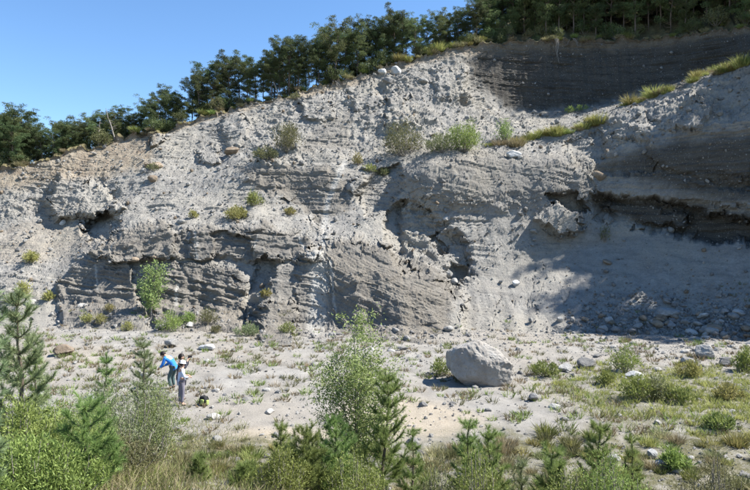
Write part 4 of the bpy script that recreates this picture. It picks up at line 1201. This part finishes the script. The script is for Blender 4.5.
for i, (px, py, w, hh, m, nl, lab) in enumerate(fl_shrubs):
    h = hit(px, py); D = h[0].y
    o = make_plant('shrub', shrub_parts(size(hh, D), size(w, D), 24, int(nl * 1.0), m, 0.15, 0.018, 900 + i, up=0.8), lab, 'shrub')
    o.location = h[0]

# small leafy tree at the cliff foot
def leafy_tree(H, W, seed, nst, nleaf, mat, leaf, lw, trunk_r=0.05, crown0=0.3, lean=0.0):
    r_ = np.random.default_rng(seed)
    paths, B, Dn = [], [], []
    for k in range(nst):
        a = r_.uniform(0, 6.283); q = 0.12 + 0.30 * r_.random()
        tip = np.array([math.cos(a) * q * W * 0.5 + lean, math.sin(a) * q * W * 0.5, H * (1.0 if k == 0 else r_.uniform(0.72, 0.95))])
        s = np.linspace(0, 1, 9)
        pts = np.column_stack([tip[0] * s ** 1.4, tip[1] * s ** 1.4, -0.1 + (tip[2] + 0.1) * s]) + np.cumsum(r_.normal(0, 0.012 * H, (9, 3)), 0) * s[:, None]
        pts[0] = (r_.normal(0, 0.04), r_.normal(0, 0.04), -0.1)
        paths.append((pts, trunk_r * np.linspace(1, 0.12, 9) * (1 if k == 0 else 0.7)))
        nb = int(16 + 10 * (k == 0))
        for b in range(nb):
            t = r_.uniform(crown0, 0.98)
            p0, td = path_at(pts, np.array([t]))
            a2 = r_.uniform(0, 6.283)
            L = W * 0.42 * (0.25 + 0.9 * math.sin(math.pi * min(1, (t - crown0 * 0.6) / (1 - crown0 * 0.6)) ** 0.9)) * r_.uniform(0.5, 1.1)
            d = unit(np.array([math.cos(a2), math.sin(a2), r_.uniform(0.3, 1.1)]))
            sb = np.linspace(0, 1, 5)
            bp = p0[0] + sb[:, None] * L * d + r_.normal(0, 0.03 * L + 0.01, (5, 3)) * sb[:, None]
            paths.append((bp, np.linspace(0.010, 0.003, 5) * (0.6 + trunk_r * 8)))
            nn = int(nleaf / (nst * nb) * (0.4 + L / (W * 0.3)))
            tt = 0.15 + 0.9 * r_.random(nn)
            c, td2 = path_at(bp, tt)
            off = r_.normal(size=(nn, 3)) * 0.10 * (0.4 + L)
            B.append(c + off); Dn.append(unit(td2 * 0.5 + r_.normal(size=(nn, 3)) * 0.9))
    B = np.concatenate(B); Dn = np.concatenate(Dn)
    V, Fc = blades(B, Dn, leaf * rng.uniform(0.6, 1.25, len(B)), lw, quad=True)
    tv, tf = tubes(paths, 5)
    return [('trunk', mesh_np('trunk', tv, tf, M['bark_grey'], True)), ('crown', mesh_np('crown', V, Fc, M[mat], False))]

h = hit(151, 318); D = h[0].y
t = make_plant('small_tree', leafy_tree(size(58, D), size(40, D), 41, 4, 1900, 'leaf', 0.17, 0.034, 0.07, 0.22), 'small leafy tree with a shadow at the foot of the left strata', 'tree')
t.location = h[0]
p = at_px(354, 14.6)
t = make_plant('willow_tree', leafy_tree(4.0, 2.75, 57, 5, 10000, 'leaf', 0.082, 0.015, 0.036, 0.12, 0.22), 'slender young willow with airy light green leaves at front centre', 'tree')
t.location = p

# young pines and bushes in the foreground: (px, distance, width px, height px, material, label)
def base_row(p): return 245 - F * p.z / p.y
# (px, distance, width px, row of the top, material, whorls, label)
sap = [
    (14, 9.6, 74, 290, 'blue_pine', 11, 'bluish young pine standing at the left edge above the grass'),
    (-24, 7.4, 58, 178, 'blue_pine', 12, 'tall young pine cut by the left edge of the picture'),
    (145, 17.0, 34, 338, 'blue_pine', 10, 'bluish young pine right beside the people'),
    (106, 15.0, 30, 354, 'young_pine', 9, 'small yellow green pine left of the people'),
    (84, 8.6, 74, 404, 'young_pine', 6, 'bright green young pine with upright shoots at lower left'),
    (42, 10.5, 26, 352, 'young_pine', 9, 'slim young pine in the bushes at lower left'),
    (383, 13.6, 58, 372, 'young_pine', 9, 'young pine standing just in front of the willow'),
    (414, 12.8, 30, 430, 'young_pine', 6, 'little pine between the willow and the right-hand saplings'),
    (335, 12.6, 58, 418, 'young_pine', 8, 'bushy young pine left of the willow trunk'),
    (300, 12.0, 56, 430, 'young_pine', 8, 'low bushy pine at the left of the front centre group'),
    (284, 12.8, 36, 424, 'young_pine', 7, 'leftmost little pine of the front centre group'),
    (468, 11.8, 44, 420, 'young_pine', 7, 'upright young pine with one long shoot right of centre'),
    (494, 12.2, 46, 432, 'young_pine', 7, 'young pine close right of the one with the long shoot'),
    (546, 11.6, 54, 448, 'young_pine', 6, 'low broad young pine at the bottom right of centre'),
    (602, 11.5, 52, 424, 'young_pine', 8, 'young pine with bushy top at lower right'),
    (632, 11.8, 30, 434, 'young_pine', 7, 'dark slim pine shoot right of the bushy topped pine'),
    (520, 11.4, 34, 462, 'blue_pine', 5, 'very small pine between the broad pine and its left neighbour'),
    (245, 12.2, 34, 466, 'young_pine', 5, 'very small pine in the dry grass at lower left of centre'),
    (198, 11.4, 26, 466, 'young_pine', 5, 'very small pine at the bottom in the dry grass below the people'),
]
for i, (px, D, w, top, m, wh, lab) in enumerate(sap):
    p = at_px(px, D)
    H = max(size(base_row(p) - top, D), 0.45)
    o = make_plant('young_pine', sapling_parts(H, size(w, D), wh, m, 1000 + i, 430, 0.115, 0.0036), lab, 'young pine')
    o.location = p
bush = [
    (122, 14.4, 96, 366, 'leaf_grey', 11000, 'big greyish green bush left of the people'),
    (62, 11.4, 80, 400, 'leaf_green', 7000, 'broad green bush at lower left behind the bright pine'),
    (22, 9.0, 90, 392, 'leaf_green', 7000, 'green bush at the left edge below the bluish pine'),
    (120, 10.4, 70, 432, 'leaf_olive', 5000, 'olive bush right of the bright lower left pine'),
    (20, 7.9, 90, 430, 'leaf_green', 6000, 'low green bush in the lower left corner'),
    (66, 8.0, 80, 446, 'leaf_green', 4500, 'low leafy bush below the bright lower left pine'),
    (156, 15.6, 34, 376, 'leaf_green', 3600, 'low green bush in front of the people'),
    (161, 19.6, 24, 373, 'leaf_grey', 1500, 'narrow greyish bush hiding the legs of the person in blue'),
    (82, 13.2, 56, 386, 'leaf_green', 4500, 'green bush left of the big greyish bush'),
    (40, 12.6, 60, 384, 'leaf_grey', 4500, 'grey green bush behind the slim young pine at lower left'),
    (318, 12.9, 46, 424, 'leaf_grey', 3000, 'greyish twiggy bush left of the willow'),
    (352, 11.8, 60, 448, 'leaf_green', 3600, 'green bush hiding the foot of the willow'),
    (280, 11.4, 56, 446, 'leaf_green', 3400, 'green bush at the left end of the front centre group'),
    (440, 11.2, 44, 458, 'leaf_olive', 1800, 'low olive bush at the bottom between the pines'),
    (478, 11.0, 52, 446, 'leaf_green', 3200, 'green bush around the foot of the long shoot pine'),
    (575, 10.9, 50, 458, 'leaf_green', 2400, 'green bush at the bottom left of the bushy topped pine'),
    (612, 10.8, 64, 446, 'leaf_green', 3600, 'green bush under the bushy topped pine'),
    (712, 10.8, 70, 446, 'leaf_olive', 2600, 'thin olive bush in the lower right corner'),
]
for i, (px, D, w, top, m, nl, lab) in enumerate(bush):
    p = at_px(px, D)
    H = max(size(base_row(p) - top, D), 0.35)
    o = make_plant('bush', shrub_parts(H, size(w, D), 38, int(nl * 1.6), m, 0.058, 0.0085, 1100 + i, up=0.7), lab, 'shrub')
    o.location = p

# --- grass tufts on the floor: the nearest and largest are things, the rest one mass
tl = []
for k in range(4600):
    y = random.uniform(13.5, 42); x = random.uniform(-0.66, 0.70) * y
    px = 375 + F * x / y
    n1 = float(fbm(np.array([[x * 0.22, y * 0.22, 3.0]]), 2)[0])
    dn = 0.34 + 0.5 * max(0, n1)
    right = max(0.0, 1 - math.hypot((x - 13) / 7.5, (y - 24) / 7))
    dn += 1.2 * right
    if y > 37: dn *= 0.35
    if -4.6 < x < 3.6 and 17.4 < y < 22.5: dn *= 0.12
    if 380 < px < 560 and y > 27: dn *= 0.5
    if random.random() < dn:
        tl.append((x, y, right > random.random() * 0.5))
tl.sort(key=lambda t: t[1])
VS, FQ, FT, off = [], [], [], 0
ids = 0
GT = {}
for i, (x, y, gr) in enumerate(tl):
    h = drop(x, y, 3)
    z = h[0]
    s = random.uniform(0.55, 1.25)
    if ids < 290:
        kind = random.choice(['green_tuft', 'yellow_tuft']) if gr else random.choice(['dry_tuft', 'olive_tuft', 'green_tuft', 'yellow_tuft', 'olive_tuft'])
        tx = ('large ' if s > 0.9 else 'small ') + {'dry': 'straw coloured', 'olive': 'olive', 'green': 'green', 'yellow': 'yellow green'}[kind[:-5]] + ' grass tuft'
        put_tuft('grass_tuft', random.choice(TUFTS[kind]), z, s, tx + ' ' + floor_place(x, y), 'grass tuft', tx + 's ' + floor_place(x, y))
        ids += 1
    else:
        n = 34
        a = np.random.default_rng(i).uniform(0, 6.283, n)
        base = np.column_stack([0.14 * s * np.cos(a), 0.14 * s * np.sin(a), np.full(n, -0.02)]) + np.array(z)
        d = unit(np.column_stack([np.cos(a) * 0.45, np.sin(a) * 0.45, np.full(n, 1.0)]) + rng.normal(0, 0.25, (n, 3)))
        GT.setdefault('yellow_grass' if gr else random.choice(['dry_grass', 'leaf_olive', 'green_grass']), []).append((base, d, 0.30 * s * rng.uniform(0.5, 1.1, n)))
for m, lst in GT.items():
    V, Fc = blades(np.concatenate([a for a, b, c in lst]), np.concatenate([b for a, b, c in lst]), np.concatenate([c for a, b, c in lst]), 0.012, 0.5)
    tag(link('far_grass', mesh_np('far_grass', V, Fc, M[m], False)), kind='stuff')

# --- dense grass of the foreground bank: one mass nobody could count
def meadow(name, n, region, mat, H, width):
    x, y = region(n)
    z = ground_z(x, y)
    nzv = fbm(np.stack([x * 0.55, y * 0.55, 0 * x], 1), 3)
    keep = rng.random(len(x)) < np.clip(0.55 + 1.1 * nzv, 0.05, 1)
    x, y, z = x[keep], y[keep], z[keep]
    nb = len(x)
    base = np.column_stack([x, y, z - 0.03])
    d = unit(rng.normal(0, 0.38, (nb, 3)) + np.array([0.1, 0, 1.0]))
    V, Fc = blades(base, d, H * rng.uniform(0.45, 1.2, nb), width, 0.6)
    tag(link(name, mesh_np(name, V, Fc, M[mat], False)), kind='stuff')
def reg_left(n):
    y = rng.uniform(6.0, 18.0, n); u = rng.uniform(-0.68, -0.02, n)
    k = rng.random(n) < sstep(18.0, 14.5, y + 4.0 * sstep(-0.30, 0.0, u)) 
    return (u * y)[k], y[k]
def reg_far_left(n):
    y = rng.uniform(16.0, 21.5, n); u = rng.uniform(-0.42, -0.21, n)
    k = rng.random(n) < sstep(21.5, 17.0, y + 1.5 * np.abs(u + 0.30) * 10 * 0.5)
    return (u * y)[k], y[k]
def reg_right(n):
    y = rng.uniform(10.5, 15.0, n); u = rng.uniform(0.0, 0.70, n)
    k = rng.random(n) < sstep(15.2, 12.0, y) 
    return (u * y)[k], y[k]
meadow('meadow_grass', 26000, reg_left, 'dry_grass', 0.34, 0.0065)
meadow('meadow_grass', 17000, reg_left, 'green_grass', 0.36, 0.0065)
meadow('meadow_grass', 7000, reg_far_left, 'dry_grass', 0.20, 0.007)
meadow('meadow_grass', 4000, reg_far_left, 'green_grass', 0.20, 0.007)
meadow('meadow_grass', 9000, reg_right, 'dry_grass', 0.32, 0.0065)
meadow('meadow_grass', 6000, reg_right, 'yellow_grass', 0.34, 0.0065)
def reg_patch(n):
    a = rng.uniform(0, 6.283, n); q = np.sqrt(rng.random(n))
    return 13 + 6.5 * q * np.cos(a), 22.5 + 5.0 * q * np.sin(a)
meadow('meadow_grass', 9000, reg_patch, 'green_grass', 0.22, 0.009)
meadow('meadow_grass', 6000, reg_patch, 'yellow_grass', 0.24, 0.009)

# ------------------------------------------------------------------ dead trunks and hanging roots
def dead_tree(px, back, H, lean, label, seed):
    e = edge_at(px); h = drop(float(e[0]), float(e[1] + back), 90)
    r_ = np.random.default_rng(seed)
    z = np.linspace(-0.2, H, 8)
    tr = np.column_stack([lean * z + np.cumsum(r_.normal(0, 0.04, 8)), np.cumsum(r_.normal(0, 0.03, 8)), z])
    paths = []
    for k in range(13):
        t = r_.uniform(0.3, 0.98); p0 = path_at(tr, np.array([t]))[0][0]
        a = r_.uniform(0, 6.283); L = r_.uniform(0.4, 1.1) * (1.2 - t)
        s = np.linspace(0, 1, 4)
        paths.append((p0 + s[:, None] * L * np.array([math.cos(a), math.sin(a), r_.uniform(-0.1, 0.6)]) + r_.normal(0, 0.04, (4, 3)) * s[:, None], np.linspace(0.022, 0.006, 4)))
    o = make_plant('dead_tree', [('trunk', mesh_np('trunk', *tubes([(tr, np.linspace(0.10, 0.02, 8))], 6), M['bark_grey'], True))]
                   + [('branch', mesh_np('branch', *tubes([q_], 4), M['bark_grey'], True)) for q_ in paths], label, 'dead tree')
    o.location = h[0]
dead_tree(279, 0.5, 4.6, -0.42, 'bare dead pine leaning out to the left on the rim', 31)
dead_tree(114, 0.5, 3.2, -0.30, 'pale bare leaning trunk among the low left rim pines', 32)
dead_tree(97, 0.5, 2.6, 0.06, 'thin upright dead trunk on the low left rim', 33)

def roots(px, n, L, label, seed):
    e = edge_at(px); r_ = np.random.default_rng(seed); paths = []
    for k in range(n):
        s = np.linspace(0, 1, 8)
        x0 = r_.normal(0, 0.25)
        pts = np.column_stack([x0 + np.cumsum(r_.normal(0, 0.07, 8)) * (1 + s), -0.35 - 0.15 * s + np.cumsum(r_.normal(0, 0.03, 8)), 0.15 - s * L * r_.uniform(0.5, 1)])
        paths.append((pts, np.linspace(0.04, 0.012, 8)))
    o = link('hanging_roots', mesh_np('hanging_roots', *tubes(paths, 5), M['bark_grey'], True))
    o.location = e
    tag(o, label, 'roots')
roots(555, 5, 3.2, 'pale tangle of roots hanging down the dark upper wall', 61)
roots(572, 3, 1.3, 'short roots hanging right of the long tangle on the upper wall', 62)
roots(335, 4, 1.4, 'bare roots hanging from the turf edge in mid rim', 63)

# ------------------------------------------------------------------ people
def mplain(name, col, rough=0.8): return mat_plain(name, col, rough, 14.0, 0.12, 0.15)
M['skin'] = mplain('skin', (0.48, 0.30, 0.21), 0.6)
M['hair'] = mplain('dark_hair', (0.018, 0.014, 0.012), 0.5)
M['shirt_pale'] = mplain('pale_blue_cloth', (0.52, 0.60, 0.74))
M['white_cloth'] = mplain('white_cloth', (0.74, 0.74, 0.73))
M['dark_cloth'] = mplain('dark_cloth', (0.045, 0.045, 0.055))
M['blue_cloth'] = mplain('blue_cloth', (0.035, 0.20, 0.62))
M['teal_cloth'] = mplain('teal_cloth', (0.07, 0.11, 0.11))
M['grey_trousers'] = mplain('grey_trousers', (0.17, 0.16, 0.19))
M['shoe'] = mplain('shoe', (0.09, 0.08, 0.075))
M['black_nylon'] = mplain('black_nylon', (0.02, 0.021, 0.023))
M['lime'] = mplain('lime_nylon', (0.30, 0.36, 0.12))
M['eye'] = mplain('eye', (0.02, 0.015, 0.012), 0.3)
M['plastic'] = mplain('black_plastic', (0.02, 0.02, 0.022), 0.35)

def skinned(name, joints, edges, mat, parent, root, levels=2):
    keys = list(joints)
    me = bpy.data.meshes.new(name)
    me.from_pydata([joints[k][0] for k in keys], [(keys.index(a), keys.index(b)) for a, b in edges], [])
    o = bpy.data.objects.new(name, me); COL.objects.link(o)
    mo = o.modifiers.new('skin', 'SKIN'); mo.use_smooth_shade = True
    sv = me.skin_vertices[0].data
    for i, k in enumerate(keys):
        r = joints[k][1]
        sv[i].radius = r if isinstance(r, tuple) else (r, r)
        sv[i].use_root = (k == root)
    sb = o.modifiers.new('sub', 'SUBSURF'); sb.levels = levels; sb.render_levels = levels
    dg = bpy.context.evaluated_depsgraph_get()
    new = bpy.data.meshes.new_from_object(o.evaluated_get(dg))
    new.name = name
    bpy.data.objects.remove(o); bpy.data.meshes.remove(me)
    new.materials.clear(); new.materials.append(mat)
    for p in new.polygons: p.use_smooth = True
    return link(name, new, parent)

def V3(*a): return np.array(a, float)

def person(label, loc, rz, height, J, shirt, trousers, hat=None, hair=True, jacket_name='shirt', curl=0.5):
    """J: joints in the person's frame (x ahead, y to the left, z up) for a 1.7 m figure"""
    root = empty('person', loc, rz, height / 1.7)
    tag(root, label, 'person')
    B = {}
    B['pelvis'] = (J['pelvis'], (0.135, 0.105)); B['spine'] = (J['spine'], (0.115, 0.10)); B['chest'] = (J['chest'], (0.145, 0.11))
    B['neck'] = (J['neck'], 0.052); 
    up = unit(J['head'] - J['neck']); fw = unit(J['face'] - J['head']); fw = unit(fw - up * (fw @ up)); sd_ = np.cross(up, fw)
    B['jaw'] = (J['head'] - up * 0.085 + fw * 0.02, 0.062); B['skull'] = (J['head'], (0.078, 0.092)); B['crown_top'] = (J['head'] + up * 0.085 - fw * 0.01, 0.062)
    B['nose'] = (J['head'] + fw * 0.108 - up * 0.02, 0.013); B['chin'] = (J['head'] + fw * 0.07 - up * 0.10, 0.026)
    E = [('pelvis', 'spine'), ('spine', 'chest'), ('chest', 'neck'), ('neck', 'jaw'), ('jaw', 'skull'), ('skull', 'crown_top'), ('skull', 'nose'), ('jaw', 'chin')]
    for s, sg in (('l', 1), ('r', -1)):
        B['ear' + s] = (J['head'] + sd_ * sg * 0.088 - up * 0.01, 0.018); E.append(('skull', 'ear' + s))
        for nm, r in (('sho', 0.056), ('elb', 0.042), ('wri', 0.028)): B[nm + s] = (J[nm + s], r)
        E += [('chest', 'sho' + s), ('sho' + s, 'elb' + s), ('elb' + s, 'wri' + s)]
        fd = unit(J['wri' + s] - J['elb' + s]) if 'hand' + s not in J else unit(J['hand' + s] - J['wri' + s])
        palm = J['wri' + s] + fd * 0.075
        B['palm' + s] = (palm, (0.038, 0.017)); E.append(('wri' + s, 'palm' + s))
        lat = np.cross(fd, V3(0, 0, 1)); lat = unit(lat) if np.linalg.norm(lat) > 0.2 else V3(1, 0, 0)
        dn = unit(np.cross(lat, fd)) * (-1)
        if dn[2] > 0: dn = -dn
        for f, (o_, L) in enumerate([(-0.027, 0.075), (-0.009, 0.085), (0.009, 0.08), (0.026, 0.062)]):
            k0, k1, k2 = ['f%d%s%d' % (f, s, q) for q in range(3)]
            b0 = palm + lat * o_ + fd * 0.025
            b1 = b0 + unit(fd + dn * curl) * L * 0.5; b2 = b1 + unit(fd + dn * (curl * 2.4)) * L * 0.5
            B[k0] = (b0, 0.0095); B[k1] = (b1, 0.0085); B[k2] = (b2, 0.0075)
            E += [('palm' + s, k0), (k0, k1), (k1, k2)]
        th0 = palm - lat * 0.038 * sg - fd * 0.02; th1 = th0 + unit(fd - lat * sg * 0.6 + dn * 0.4) * 0.035; th2 = th1 + unit(fd + dn * 0.5) * 0.03
        B['t0' + s] = (th0, 0.012); B['t1' + s] = (th1, 0.0105); B['t2' + s] = (th2, 0.009)
        E += [('palm' + s, 't0' + s), ('t0' + s, 't1' + s), ('t1' + s, 't2' + s)]
        for nm, r in (('hip', 0.088), ('kne', 0.058), ('ank', 0.038)): B[nm + s] = (J[nm + s], r)
        B['toe' + s] = (J['toe' + s], 0.034)
        E += [('pelvis', 'hip' + s), ('hip' + s, 'kne' + s), ('kne' + s, 'ank' + s), ('ank' + s, 'toe' + s)]
    B = {k: (tuple(v[0]), v[1]) for k, v in B.items()}
    skinned('body', B, E, M['skin'], root, 'pelvis')
    # clothes follow the body a little outside it
    Sh = {'hem': (tuple(J['pelvis'] - 0.16 * unit(J['spine'] - J['pelvis'])), (0.17, 0.135)), 'pelvis': (tuple(J['pelvis']), (0.155, 0.125)), 'spine': (tuple(J['spine']), (0.145, 0.125)), 'chest': (tuple(J['chest']), (0.165, 0.13)), 'col': (tuple(J['neck'] * 0.75 + J['chest'] * 0.25), 0.066)}
    Se = [('hem', 'pelvis'), ('pelvis', 'spine'), ('spine', 'chest'), ('chest', 'col')]
    for s in 'lr':
        cuff = J['elb' + s] * 0.12 + J['wri' + s] * 0.88
        Sh['sho' + s] = (tuple(J['sho' + s]), 0.076); Sh['elb' + s] = (tuple(J['elb' + s]), 0.060); Sh['cuff' + s] = (tuple(cuff), 0.048)
        Se += [('chest', 'sho' + s), ('sho' + s, 'elb' + s), ('elb' + s, 'cuff' + s)]
    skinned(jacket_name, Sh, Se, M[shirt], root, 'pelvis')
    Tr = {'pelvis': (tuple(J['pelvis'] - 0.02 * unit(J['spine'] - J['pelvis'])), (0.145, 0.115))}; Te = []
    for s in 'lr':
        Tr['hip' + s] = (tuple(J['hip' + s]), 0.105); Tr['kne' + s] = (tuple(J['kne' + s]), 0.078); Tr['ank' + s] = (tuple(J['ank' + s] + V3(0, 0, 0.03)), 0.062)
        Te += [('pelvis', 'hip' + s), ('hip' + s, 'kne' + s), ('kne' + s, 'ank' + s)]
    skinned('trousers', Tr, Te, M[trousers], root, 'pelvis')
    for s in 'lr':
        a = J['ank' + s]; t = J['toe' + s]
        heel = V3(a[0], a[1], t[2]) - unit(V3(t[0] - a[0], t[1] - a[1], 0)) * 0.05
        skinned('shoe', {'a': (tuple(a), 0.046), 'h': (tuple(heel), 0.042), 'm': (tuple((heel + t) / 2), 0.046), 't': (tuple(t), 0.042)}, [('a', 'h'), ('h', 'm'), ('m', 't')], M['shoe'], root, 'h', 1)
        e = link('eye', mesh_np('eye', ICO[2][0] * 0.011 + (J['head'] + fw * 0.088 + sd_ * 0.032 * (1 if s == 'l' else -1) + up * 0.006), ICO[2][1], M['eye'], True), root)
    Vh, Fh = ICO[3]
    loc_f, loc_u = Vh @ np.array([1, 0, 0]), Vh @ np.array([0, 0, 1])
    def cap(name, scale, shift, keep, mat, brim=0.0):
        P = Vh.copy()
        lowf = np.clip(-(P[:, 2] - keep(P)) , 0, None)
        P[:, 2] += lowf
        W = (J['head'] + shift + P[:, :1] * fw * scale[0] + P[:, 1:2] * sd_ * scale[1] + P[:, 2:3] * up * scale[2])
        W += fbm((P * 5).astype(np.float32), 2)[:, None] * 0.004
        link(name, mesh_np(name, W, Fh, M[mat], True), root)
    if hair: cap('hair', (0.112, 0.100, 0.125), up * 0.022 - fw * 0.016, lambda P: np.where(P[:, 0] > 0.25, 0.35, -0.75), 'hair')
    if hat:
        cap('sun_hat', (0.120, 0.112, 0.115), up * 0.045, lambda P: 0.0 * P[:, 0] + 0.0, hat)
        an = np.linspace(0, 2 * np.pi, 24, endpoint=False)
        rg = []
        for rr, zz in ((0.105, 0.05), (0.138, 0.030), (0.140, 0.022), (0.105, 0.040)):
            rg.append(J['head'] + up * (zz + 0.005) + (np.cos(an)[:, None] * fw + np.sin(an)[:, None] * sd_) * rr)
        I = np.arange(96).reshape(4, 24); Jn = np.roll(I, -1, 1); K = np.roll(I, -1, 0)
        q = np.stack([I, Jn, np.roll(Jn, -1, 0), K], -1).reshape(-1, 4)
        link('hat_brim', mesh_np('hat_brim', np.concatenate(rg), q, M[hat], True), root)
    return root

def stance(**kw):
    J = dict(pelvis=V3(0, 0, 0.95), spine=V3(0.0, 0, 1.13), chest=V3(0.0, 0, 1.32), neck=V3(0.01, 0, 1.47), head=V3(0.035, 0, 1.605), face=V3(0.15, 0, 1.60),
             shol=V3(0, 0.175, 1.395), shor=V3(0, -0.175, 1.395), elbl=V3(-0.02, 0.23, 1.12), elbr=V3(-0.02, -0.23, 1.12), wril=V3(0.16, 0.20, 0.96), wrir=V3(0.16, -0.2, 0.96),
             hipl=V3(0, 0.09, 0.90), hipr=V3(0, -0.09, 0.90), knel=V3(0.03, 0.10, 0.49), kner=V3(0.02, -0.10, 0.49), ankl=V3(-0.02, 0.11, 0.085), ankr=V3(-0.02, -0.11, 0.085), toel=V3(0.14, 0.14, 0.04), toer=V3(0.14, -0.14, 0.04))
    J.update(kw)
    return J
p1 = at_px(181.5, 21.9)
person('person in white sun hat, long pale blue shirt and dark trousers, standing', p1, R(35), 1.60,
       stance(elbl=V3(0.03, 0.22, 1.13), wril=V3(0.24, 0.13, 1.12), elbr=V3(0.02, -0.22, 1.13), wrir=V3(0.24, -0.12, 1.10), face=V3(0.15, 0, 1.585)), 'shirt_pale', 'grey_trousers', 'white_cloth', True, 'shirt', 0.6)
p2 = at_px(180.5, 22.7)
person('dark haired person in dark top with white sleeves raising a camera to the face', p2, R(10), 1.74,
       stance(elbl=V3(0.20, 0.25, 1.24), wril=V3(0.26, 0.08, 1.50), handl=V3(0.28, 0.02, 1.58), elbr=V3(0.20, -0.25, 1.24), wrir=V3(0.26, -0.08, 1.50), handr=V3(0.28, -0.02, 1.58)), 'dark_cloth', 'grey_trousers', None, True, 'top', 1.0)
def box_mesh(bm, c, s, bev=0.0):
    r = bmesh.ops.create_cube(bm, size=1.0, matrix=Matrix.Translation(Vector(c)) @ Matrix.Diagonal((*s, 1)))
    if bev:
        ed = list({e for v in r['verts'] for e in v.link_edges})
        bmesh.ops.bevel(bm, geom=ed, offset=bev, segments=3, profile=0.6, affect='EDGES')
def bm_obj(name, bm, mat, parent=None, smooth=True):
    me = bpy.data.meshes.new(name); bm.to_mesh(me); bm.free()
    me.materials.append(mat)
    for p in me.polygons: p.use_smooth = smooth
    return link(name, me, parent)
k = 1.74 / 1.7
cc = Vector(p2) + Matrix.Rotation(R(10), 3, 'Z') @ Vector((0.30 * k, 0, 1.615 * k))
ce = empty('camera_body', cc, R(10)); ce.name = 'photo_camera'
tag(ce, 'small black camera held to the face of the dark haired person', 'camera')
bm = bmesh.new(); box_mesh(bm, (0, 0, 0), (0.05, 0.13, 0.085), 0.012); box_mesh(bm, (0, 0, 0.05), (0.04, 0.05, 0.03), 0.008); bm_obj('housing', bm, M['plastic'], ce)
bm = bmesh.new(); bmesh.ops.create_cone(bm, cap_ends=True, segments=20, radius1=0.034, radius2=0.038, depth=0.09, matrix=Matrix.Translation((0.065, 0, 0)) @ Matrix.Rotation(R(90), 4, 'Y')); bm_obj('lens', bm, M['plastic'], ce, False)
p3 = at_px(171, 24.4)
person('person in bright blue jacket stooping behind the young pine', p3, R(165), 1.72,
       stance(pelvis=V3(-0.14, 0, 0.92), spine=V3(-0.04, 0, 1.08), chest=V3(0.12, 0, 1.22), neck=V3(0.25, 0, 1.31), head=V3(0.36, 0, 1.36), face=V3(0.46, 0, 1.29), shol=V3(0.16, 0.18, 1.24), shor=V3(0.16, -0.18, 1.24),
              elbl=V3(0.24, 0.23, 0.98), elbr=V3(0.24, -0.23, 0.98), wril=V3(0.42, 0.14, 0.86), wrir=V3(0.42, -0.14, 0.86), hipl=V3(-0.14, 0.09, 0.87), hipr=V3(-0.14, -0.09, 0.87), knel=V3(0.02, 0.11, 0.48), kner=V3(0.0, -0.11, 0.48),
              ankl=V3(-0.06, 0.12, 0.085), ankr=V3(-0.06, -0.12, 0.085), toel=V3(0.11, 0.15, 0.04), toer=V3(0.11, -0.15, 0.04)), 'blue_cloth', 'teal_cloth', None, True, 'jacket', 0.5)

# the backpack standing on the floor
pb = at_px(203.5, 21.9)
bp = empty('backpack', pb, R(-25)); bp.scale = (1.15,) * 3
tag(bp, 'black and lime backpack standing on the gravel beside the people', 'backpack')
bm = bmesh.new(); box_mesh(bm, (0, 0, 0.155), (0.30, 0.18, 0.30), 0.06)
for v in bm.verts:
    f = 1 - 0.35 * max(0, v.co.z - 0.15) / 0.15; v.co.x *= f; v.co.y *= 0.5 + 0.5 * f
bm_obj('main_compartment', bm, M['black_nylon'], bp)
bm = bmesh.new(); box_mesh(bm, (0.03, -0.10, 0.13), (0.12, 0.06, 0.17), 0.025); bm_obj('front_pocket', bm, M['lime'], bp)
bm = bmesh.new(); box_mesh(bm, (0.155, 0, 0.11), (0.05, 0.12, 0.15), 0.02); bm_obj('side_pocket', bm, M['lime'], bp)
s = np.linspace(0, 1, 10)
for sx in (-0.07, 0.07):
    pts = np.column_stack([np.full(10, sx), 0.09 + 0.06 * np.sin(np.pi * s), 0.04 + 0.23 * s])
    link('shoulder_strap', mesh_np('shoulder_strap', *tubes([(pts, np.full(10, 0.016))], 6), M['black_nylon'], True), bp)
pts = np.column_stack([0.04 * np.cos(np.pi * s), 0.03 + 0 * s, 0.29 + 0.04 * np.sin(np.pi * s)])
link('carry_handle', mesh_np('carry_handle', *tubes([(pts, np.full(10, 0.009))], 6), M['black_nylon'], True), bp)
